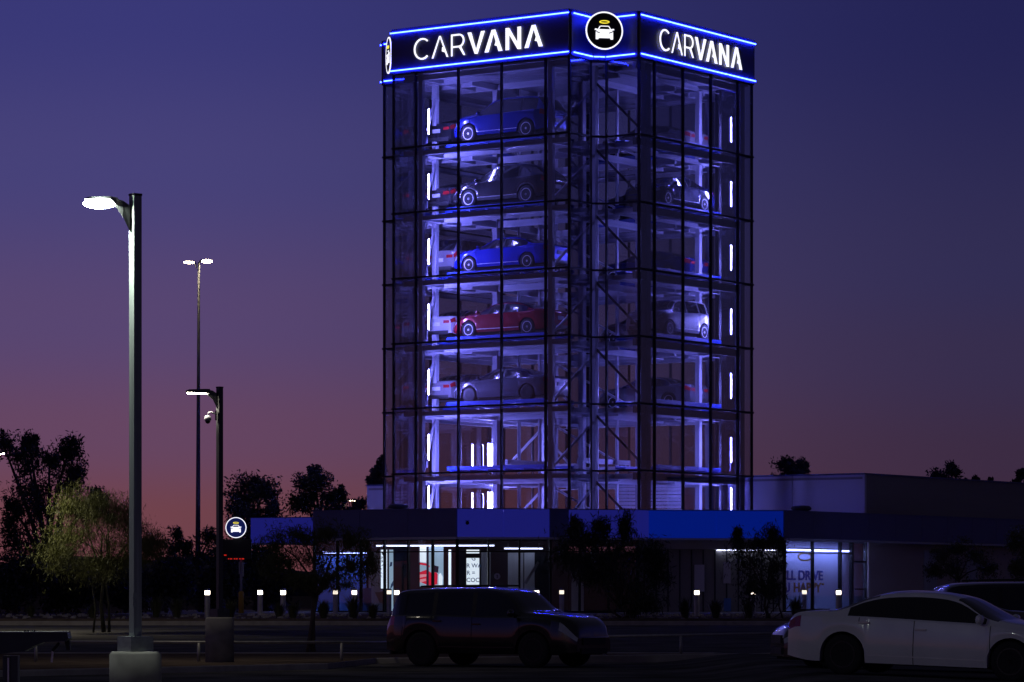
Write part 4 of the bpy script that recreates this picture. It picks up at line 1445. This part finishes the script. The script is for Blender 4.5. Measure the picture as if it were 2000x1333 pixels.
V, F = prism([[eh(-40, 1236), eh(-40, 1282), eh(52, 1272), eh(66, 1264), eh(88, 1254), eh(132, 1253), eh(137, 1247), eh(134, 1235.5)]], -.14, .14)
b = mesh('housing', V, F, mat('dark_blue_metal', (.05, .055, .065), .5, .2, .2, 5), t)
V, F = prism([[eh(-40, 1236), eh(134, 1235.3), eh(134, 1233.6), eh(-40, 1234)]], -.17, .17)
mesh('lit_edge_strip', V, F, mat('lit_edge_pale', (.42, .42, .40), .6, 0, .2, 5), t)  # pale strip painted for lamplight along the housing's top edge
V, F = prism([[eh(127, 1252), eh(137, 1252), eh(138, 1270), eh(131, 1270)]], -.05, .05)
mesh('end_bracket', V, F, M_black, t)
beam('strut', (eh(116, 1256)[0], 0, eh(116, 1256)[1]), (eh(103, 1272)[0], 0, eh(103, 1272)[1]), .05, .03, M_black, t)
beam('hanging_cable', (eh(103, 1272)[0], 0, eh(103, 1272)[1]), (eh(101, 1294)[0], 0, eh(101, 1294)[1]), .02, .02, M_chrome, t)
box('post', (eh(22, 1300)[0], 0, eh(22, 1282)[1] / 2), (.16, .16, eh(22, 1280)[1]), M_pole, t)
box('conduit', (eh(19, 1300)[0], -.10, eh(19, 1285)[1] / 2), (.018, .02, eh(19, 1285)[1]), M_chrome, t)
for k in (52, 58, 66, 70):
    bx_, bz_ = eh(k, 1232.5)
    box('bolt', (bx_, -.1, bz_), (.015, .03, .02), M_black, t)

# ------------------------------------------------------------------ trees and planting
M_bark = mat('bark', (.09, .07, .055), .9, 0, .3, 6, bump=.5)
M_bark_g = mat('green_bark', (.12, .12, .05), .85, 0, .3, 6, bump=.3)


def leaf_mat(name, c):
    return mat(name, c, .65, 0, .35, 1.1)


L_euc = leaf_mat('leaf_eucalyptus', (.035, .04, .028)); L_palo = leaf_mat('leaf_palo_verde', (.14, .15, .03)); L_mes = leaf_mat('leaf_mesquite', (.07, .08, .025))
L_dark = leaf_mat('leaf_oleander', (.03, .038, .022)); L_grass = leaf_mat('leaf_grass', (.07, .075, .03)); L_far = leaf_mat('leaf_far_tree', (.03, .033, .03))


def leaves(name, centers, sig, n, size, aspect, m, parent, droop=0.0, up=0.0):
    """centers (k,3) with gaussian spread; n leaves in all"""
    c = np.asarray(centers)
    idx = RNG.integers(0, len(c), n)
    s = np.asarray(sig)[idx]
    pos = c[idx] + np.clip(RNG.normal(0, 1, (n, 3)), -1.9, 1.9) * s
    d = RNG.normal(0, 1, (n, 3))
    d[:, 2] += -droop * 2 + up * 2
    d /= np.linalg.norm(d, axis=1)[:, None]
    a = RNG.normal(0, 1, (n, 3))
    a -= (a * d).sum(1)[:, None] * d
    a /= np.linalg.norm(a, axis=1)[:, None]
    L = size * RNG.uniform(.6, 1.4, n)[:, None]
    w = L / aspect
    v = np.stack([pos - d * L * .5, pos + a * w * .5, pos + d * L * .5, pos - a * w * .5], 1).reshape(-1, 3)
    me = bpy.data.meshes.new(name)
    me.vertices.add(4 * n); me.vertices.foreach_set('co', v.astype(np.float32).ravel())
    me.loops.add(4 * n); me.loops.foreach_set('vertex_index', np.arange(4 * n, dtype=np.int32))
    me.polygons.add(n); me.polygons.foreach_set('loop_start', np.arange(0, 4 * n, 4, dtype=np.int32))
    try: me.polygons.foreach_set('loop_total', np.full(n, 4, dtype=np.int32))
    except Exception: pass
    me.materials.append(m)
    me.update(calc_edges=True); me.validate()
    return link(name, me, parent)


def tree(name, label, base, Y, zg, clumps, n, size, aspect, lm, bm, r0=.14, cat='tree', droop=.2, up=0.0, stems=1, sub=9, sg=.34, depth=.8, twigs=3):
    bx, by = xy(base, Y)
    t = thing(name, label, cat, (bx, by, zg))
    s = Y / FPX
    C, SG, main = [], [], []
    for px, py, rx, ry in clumps:
        p = at(px, py, Y) - t.location
        p.y += random.uniform(-.9, .9) * depth
        rx, ry = rx * s, ry * s
        main.append((p, rx, ry))
        for k in range(sub):
            d = RNG.normal(0, 1, 3); d /= np.linalg.norm(d)
            f = RNG.uniform(.15, 1.2)
            C.append((p.x + d[0] * rx * f, p.y + d[1] * min(rx, 1.2) * f, p.z + d[2] * ry * f))
            g = sg * RNG.uniform(.45, 1.5)
            SG.append((rx * g, rx * g, ry * g))
    leaves('crown', C, SG, n, size, aspect, lm, t, droop, up)
    # trunk and limbs in one mesh
    V, F = [], []

    def addt(pts, rads, seg=6):
        v, f = tube_data(pts, rads, seg)
        b = len(V); V.extend(v); F.extend([tuple(i + b for i in q) for q in f])
    zc = min(p.z for p, _, _ in main); zm = sum(p.z for p, _, _ in main) / len(main)
    fork = Vector((sum(p.x for p, _, _ in main) / len(main) * .35, 0, max(.35, zc * .75)))
    for sgm in range(stems):
        off = Vector((random.uniform(-.25, .25) * sgm, random.uniform(-.2, .2) * sgm, 0))
        b = fork + Vector((random.uniform(-.3, .3) * sgm * 1.2, 0, random.uniform(-.1, .4)))
        mid = off.lerp(b, .5) + Vector((random.uniform(-.12, .12), 0, 0))
        addt([off, mid, b], [r0 / (1 + .5 * sgm), r0 * .82 / (1 + .5 * sgm), r0 * .66 / (1 + .5 * sgm)], 8)
    for p, rx, ry in main:
        mid = fork.lerp(p, .55) + Vector((random.uniform(-.2, .2), random.uniform(-.2, .2), .15 * (p - fork).length))
        rr_ = r0 * .42
        addt([fork, fork.lerp(mid, .55) + Vector((random.uniform(-.1, .1), 0, .05)), mid, p], [r0 * .55, rr_, rr_ * .7, rr_ * .3], 5)
        for k in range(twigs):
            d = Vector(RNG.normal(0, 1, 3)); d.normalize(); d.z = abs(d.z) * .8 + up * .3
            q = p + Vector((d.x * rx, d.y * rx, d.z * ry)) * .9
            addt([p.lerp(mid, .25), (p + q) / 2 + Vector((0, 0, .05)), q], [rr_ * .3, rr_ * .2, .006], 4)
    mesh('trunk', V, F, bm, t, True)
    return t


tree('eucalyptus_tree', 'tall dark eucalyptus with open crown at the far left', 95, 150, .7,
     [(10, 872, 20, 22), (48, 862, 20, 18), (62, 905, 26, 26), (88, 893, 26, 26), (140, 880, 24, 30), (150, 918, 24, 34), (122, 950, 32, 30), (58, 958, 38, 28), (22, 990, 22, 26),
      (100, 1000, 42, 28), (165, 990, 30, 18), (192, 964, 13, 11), (15, 1045, 30, 45), (70, 1060, 50, 36), (120, 1060, 50, 40), (20, 1110, 40, 40)], 19000, .19, 3.0, L_euc, M_bark, .26, droop=.3, sub=11, sg=.38, depth=1.6)
tree('palo_verde_tree', 'yellow-green palo verde lit from the left behind the nearest lamp post', 203, 104, .36,
     [(135, 988, 24, 22), (168, 1000, 28, 26), (205, 988, 28, 26), (236, 1010, 28, 28), (268, 1040, 32, 26), (300, 1064, 20, 26), (150, 1050, 44, 32), (212, 1070, 48, 34), (118, 1088, 36, 26), (180, 1110, 60, 24), (260, 1090, 40, 20)],
     36000, .15, 12.0, L_palo, M_bark_g, .075, droop=-.3, up=.5, stems=3, sub=12, sg=.5, depth=.9, twigs=6)
tree('desert_tree', 'spiky sparse tree behind the two slim lamp posts', 392, 150, .7,
     [(350, 1045, 10, 18), (366, 1068, 20, 14), (408, 1050, 20, 24), (430, 1062, 16, 22), (396, 1086, 36, 18), (345, 1075, 16, 14)], 3200, .22, 4, L_dark, M_bark, .12, droop=0, up=.4, sub=7, sg=.3, twigs=9)
tree('shade_tree', 'rounded dark tree above the round emblem left of the showroom', 500, 168, .7,
     [(490, 945, 24, 15), (480, 975, 26, 20), (515, 965, 20, 20), (465, 1000, 18, 22), (505, 1005, 34, 22), (535, 1000, 10, 14), (490, 1040, 34, 26)], 9000, .20, 2.6, L_far, M_bark, .2, sub=11, sg=.42, depth=1.4)
tree('shade_tree', 'dark open-crowned tree behind the left end of the showroom fascia', 625, 168, .7,
     [(612, 924, 11, 13), (600, 942, 16, 14), (626, 942, 17, 14), (580, 985, 18, 20), (610, 978, 24, 24), (652, 972, 20, 16), (666, 964, 9, 12), (702, 984, 11, 11), (640, 1000, 44, 16), (690, 1002, 20, 10)], 9000, .19, 2.6, L_far, M_bark, .2, sub=11, sg=.42, depth=1.4)
tree('shade_tree', 'small dark tree top right beside the left edge of the tower', 742, 175, .7, [(732, 930, 12, 15), (748, 918, 8, 16), (752, 960, 14, 20)], 2200, .26, 2.4, L_far, M_bark, .16, sub=7, sg=.32)
tree('shade_tree', 'dark tree top showing above the upper block right of the tower', 1548, 190, .7, [(1548, 914, 22, 14), (1538, 905, 11, 9), (1566, 916, 10, 12), (1548, 940, 24, 14)], 4200, .2, 2.6, L_far, M_bark, .2, sub=11, sg=.44)
tree('shade_tree', 'leaning dark tree top above the long dark wall', 1846, 190, .7, [(1836, 930, 14, 10), (1858, 918, 10, 10), (1846, 942, 22, 8), (1850, 970, 24, 24)], 4200, .2, 2.6, L_far, M_bark, .2, sub=11, sg=.44)
tree('shade_tree', 'row of tiny dark treetops along the far roof edge', 1915, 230, .7, [(1886, 944, 6, 6), (1906, 936, 6, 8), (1934, 941, 7, 6), (1920, 960, 30, 14)], 1600, .3, 2.2, L_far, M_bark, .15, sub=6, sg=.3)
tree('shade_tree', 'dark treetop cut by the right edge of the picture', 1998, 215, .7, [(1994, 925, 8, 12), (1985, 944, 12, 8), (2010, 935, 14, 18)], 1600, .3, 2.2, L_far, M_bark, .15, sub=6, sg=.3)
tree('mesquite_tree', 'feathery mesquite with dark forked trunk in front of the showroom', 611, 82.5, .12,
     [(545, 1062, 32, 26), (590, 1048, 32, 22), (640, 1046, 36, 22), (690, 1062, 30, 26), (558, 1100, 40, 26), (622, 1098, 46, 32), (690, 1104, 34, 28), (728, 1098, 16, 34), (520, 1114, 18, 22), (650, 1130, 50, 20), (585, 1135, 36, 16)],
     15000, .11, 6.0, L_mes, M_bark, .075, droop=.5, stems=2, sub=10, sg=.36, depth=.8, twigs=5)
tree('oleander_tree', 'dense dark willowy tree in front of the blue fascia, centre', 1225, 117, .66,
     [(1122, 1030, 10, 16), (1140, 1048, 26, 18), (1172, 1036, 14, 18), (1216, 1032, 12, 22), (1105, 1085, 26, 26), (1160, 1085, 44, 34), (1222, 1082, 40, 34), (1276, 1078, 26, 26), (1284, 1118, 20, 24), (1200, 1130, 50, 32), (1240, 1160, 44, 28), (1150, 1128, 30, 24), (1260, 1185, 30, 16)],
     13000, .21, 6.5, L_dark, M_bark, .08, droop=-.2, up=.35, stems=4, sub=12, sg=.46, depth=1.0, twigs=5)
tree('oleander_tree', 'upright dark twiggy tree between the mesh door and the lettered window', 1503, 118, .68,
     [(1439, 1046, 8, 15), (1446, 1078, 18, 20), (1482, 1066, 17, 20), (1508, 1044, 10, 18), (1526, 1068, 9, 20), (1472, 1108, 28, 24), (1508, 1106, 16, 26), (1462, 1150, 18, 22), (1506, 1152, 15, 28)],
     6500, .19, 6.5, L_dark, M_bark, .06, droop=-.2, up=.4, stems=6, sub=12, sg=.5, depth=.8, twigs=14)
#, L_dark, M_bark, .07, droop=-.2, up=.4, stems=5, sub=9, sg=.32, depth=.8, twigs=8)
tree('mesquite_tree', 'sparse mesquite against the tan wall at the right', 1872, 130, .76,
     [(1838, 1082, 24, 16), (1870, 1072, 24, 14), (1906, 1086, 28, 18), (1932, 1112, 24, 18), (1860, 1108, 32, 18), (1826, 1112, 16, 16)], 6500, .12, 4.5, L_mes, M_bark, .07, droop=.3, stems=3, sub=9, sg=.36, twigs=7)
tree('mesquite_tree', 'dark tree at the right edge above the dark SUV', 2010, 128, .76, [(1990, 1060, 20, 26), (2012, 1090, 26, 40), (1985, 1110, 18, 24)], 4500, .13, 4.0, L_mes, M_bark, .07, sub=8, sg=.34)
# dark shrub masses on the left
for i, (px, Y, cl, lab) in enumerate((
        (30, 140, [(20, 1150, 46, 34), (50, 1120, 36, 26)], 'dark shrub at the far left edge below the eucalyptus'),
        (130, 142, [(120, 1150, 46, 34), (150, 1125, 34, 24)], 'dark shrub left of the palo verde trunk'),
        (245, 144, [(240, 1150, 44, 34), (225, 1122, 30, 24)], 'dark shrub behind the nearest lamp pole'),
        (325, 143, [(320, 1150, 44, 36), (340, 1120, 34, 24)], 'dark shrub between the near lamp pole and the slim mast'),
        (432, 146, [(430, 1148, 40, 36), (452, 1120, 34, 30)], 'dark shrub behind the dome camera post'),
        (520, 150, [(520, 1140, 34, 40), (500, 1105, 30, 26)], 'dark shrub right of the sign mast'))):
    tree('shrub', lab, px, Y, .74, cl, 5200, .24, 2.2, L_far, M_bark, .08, 'shrub', sub=10, sg=.4, twigs=2)


def grass(label, px, Y, h, w, n=170):
    x, y = xy(px, Y)
    zg = .60 + .16 * min(1, (Y - 115) / 5)
    t = thing('ornamental_grass', label, 'plant', (x, y, zg), 0, 'grass clumps along the far kerb')
    V, F = [], []
    for k in range(n):
        a = random.uniform(0, 2 * math.pi); rr_ = random.uniform(0, .16) * w
        bx, by = math.cos(a) * rr_, math.sin(a) * rr_
        L = h * random.uniform(.6, 1.1); lean = random.uniform(.05, .75) * w
        ex, ey = bx + math.cos(a) * lean, by + math.sin(a) * lean
        mxp = Vector((bx + (ex - bx) * .4, by + (ey - by) * .4, L * .68))
        tip = Vector((ex, ey, L * random.uniform(.75, 1)))
        side = Vector((-math.sin(a), math.cos(a), 0)) * .010
        b = len(V)
        V += [Vector((bx, by, 0)) - side, Vector((bx, by, 0)) + side, mxp + side, mxp - side, tip]
        F += [(b, b + 1, b + 2, b + 3), (b + 3, b + 2, b + 4)]
    o = mesh('blades', V, F, L_grass, t)
    return t


for px, Y, h, w, lab in ((60, 119, .5, .5, 'small grass clump at the left end of the far kerb'), (180, 118, .55, .6, 'grass clump behind the palo verde trunk'),
                         (305, 119, .85, .8, 'large grass clump right of the near lamp pole'), (345, 118, .8, .8, 'grass clump left of the slim mast'),
                         (450, 118.5, .7, .7, 'grass clump right of the dome camera post'), (545, 118, .6, .6, 'grass clump before the paired bollards'),
                         (572, 117.5, .65, .7, 'grass clump left of the forked trunk'), (632, 118, .7, .7, 'grass clump right of the forked trunk'),
                         (690, 118, .9, .8, 'tall grass clump under the blue window'), (728, 117.5, .6, .6, 'spiky grass clump left of the black SUV'),
                         (1338, 118, .75, .75, 'grass clump left of the mesh door bollard'), (1398, 118, .75, .75, 'grass clump right of the mesh door bollard'),
                         (1462, 117.5, .8, .8, 'grass clump left of the twiggy tree foot'), (1556, 118, .85, .8, 'grass clump under the lettered window')):
    grass(lab, px, Y, h, w)
# scattered pale stones in the bed
M_stone = mat('pale_stone', (.34, .31, .27), .9, 0, .25, 6, bump=.4)
V, F = [], []
for k in range(420):
    px = random.uniform(0, 1650); Y = random.uniform(116, 124)
    x, y = xy(px, Y); z = .61 + .16 * min(1, (Y - 115) / 5)
    r_ = random.uniform(.04, .13)
    b = len(V)
    for a in range(6):
        an = a * math.pi / 3 + random.uniform(-.3, .3)
        V.append((x + r_ * math.cos(an) * random.uniform(.7, 1.2), y + r_ * math.sin(an) * .8, z - .02))
    for a in range(6):
        an = a * math.pi / 3
        V.append((x + r_ * .6 * math.cos(an), y + r_ * .5 * math.sin(an), z + r_ * random.uniform(.4, .7)))
    for a in range(6):
        F.append((b + a, b + (a + 1) % 6, b + 6 + (a + 1) % 6, b + 6 + a))
    F.append(tuple(b + 6 + a for a in range(6)))
o = mesh('gravel_stones', V, F, M_stone)
tag(o, 'pale stones scattered over the planted bed', 'stones', kind='stuff')
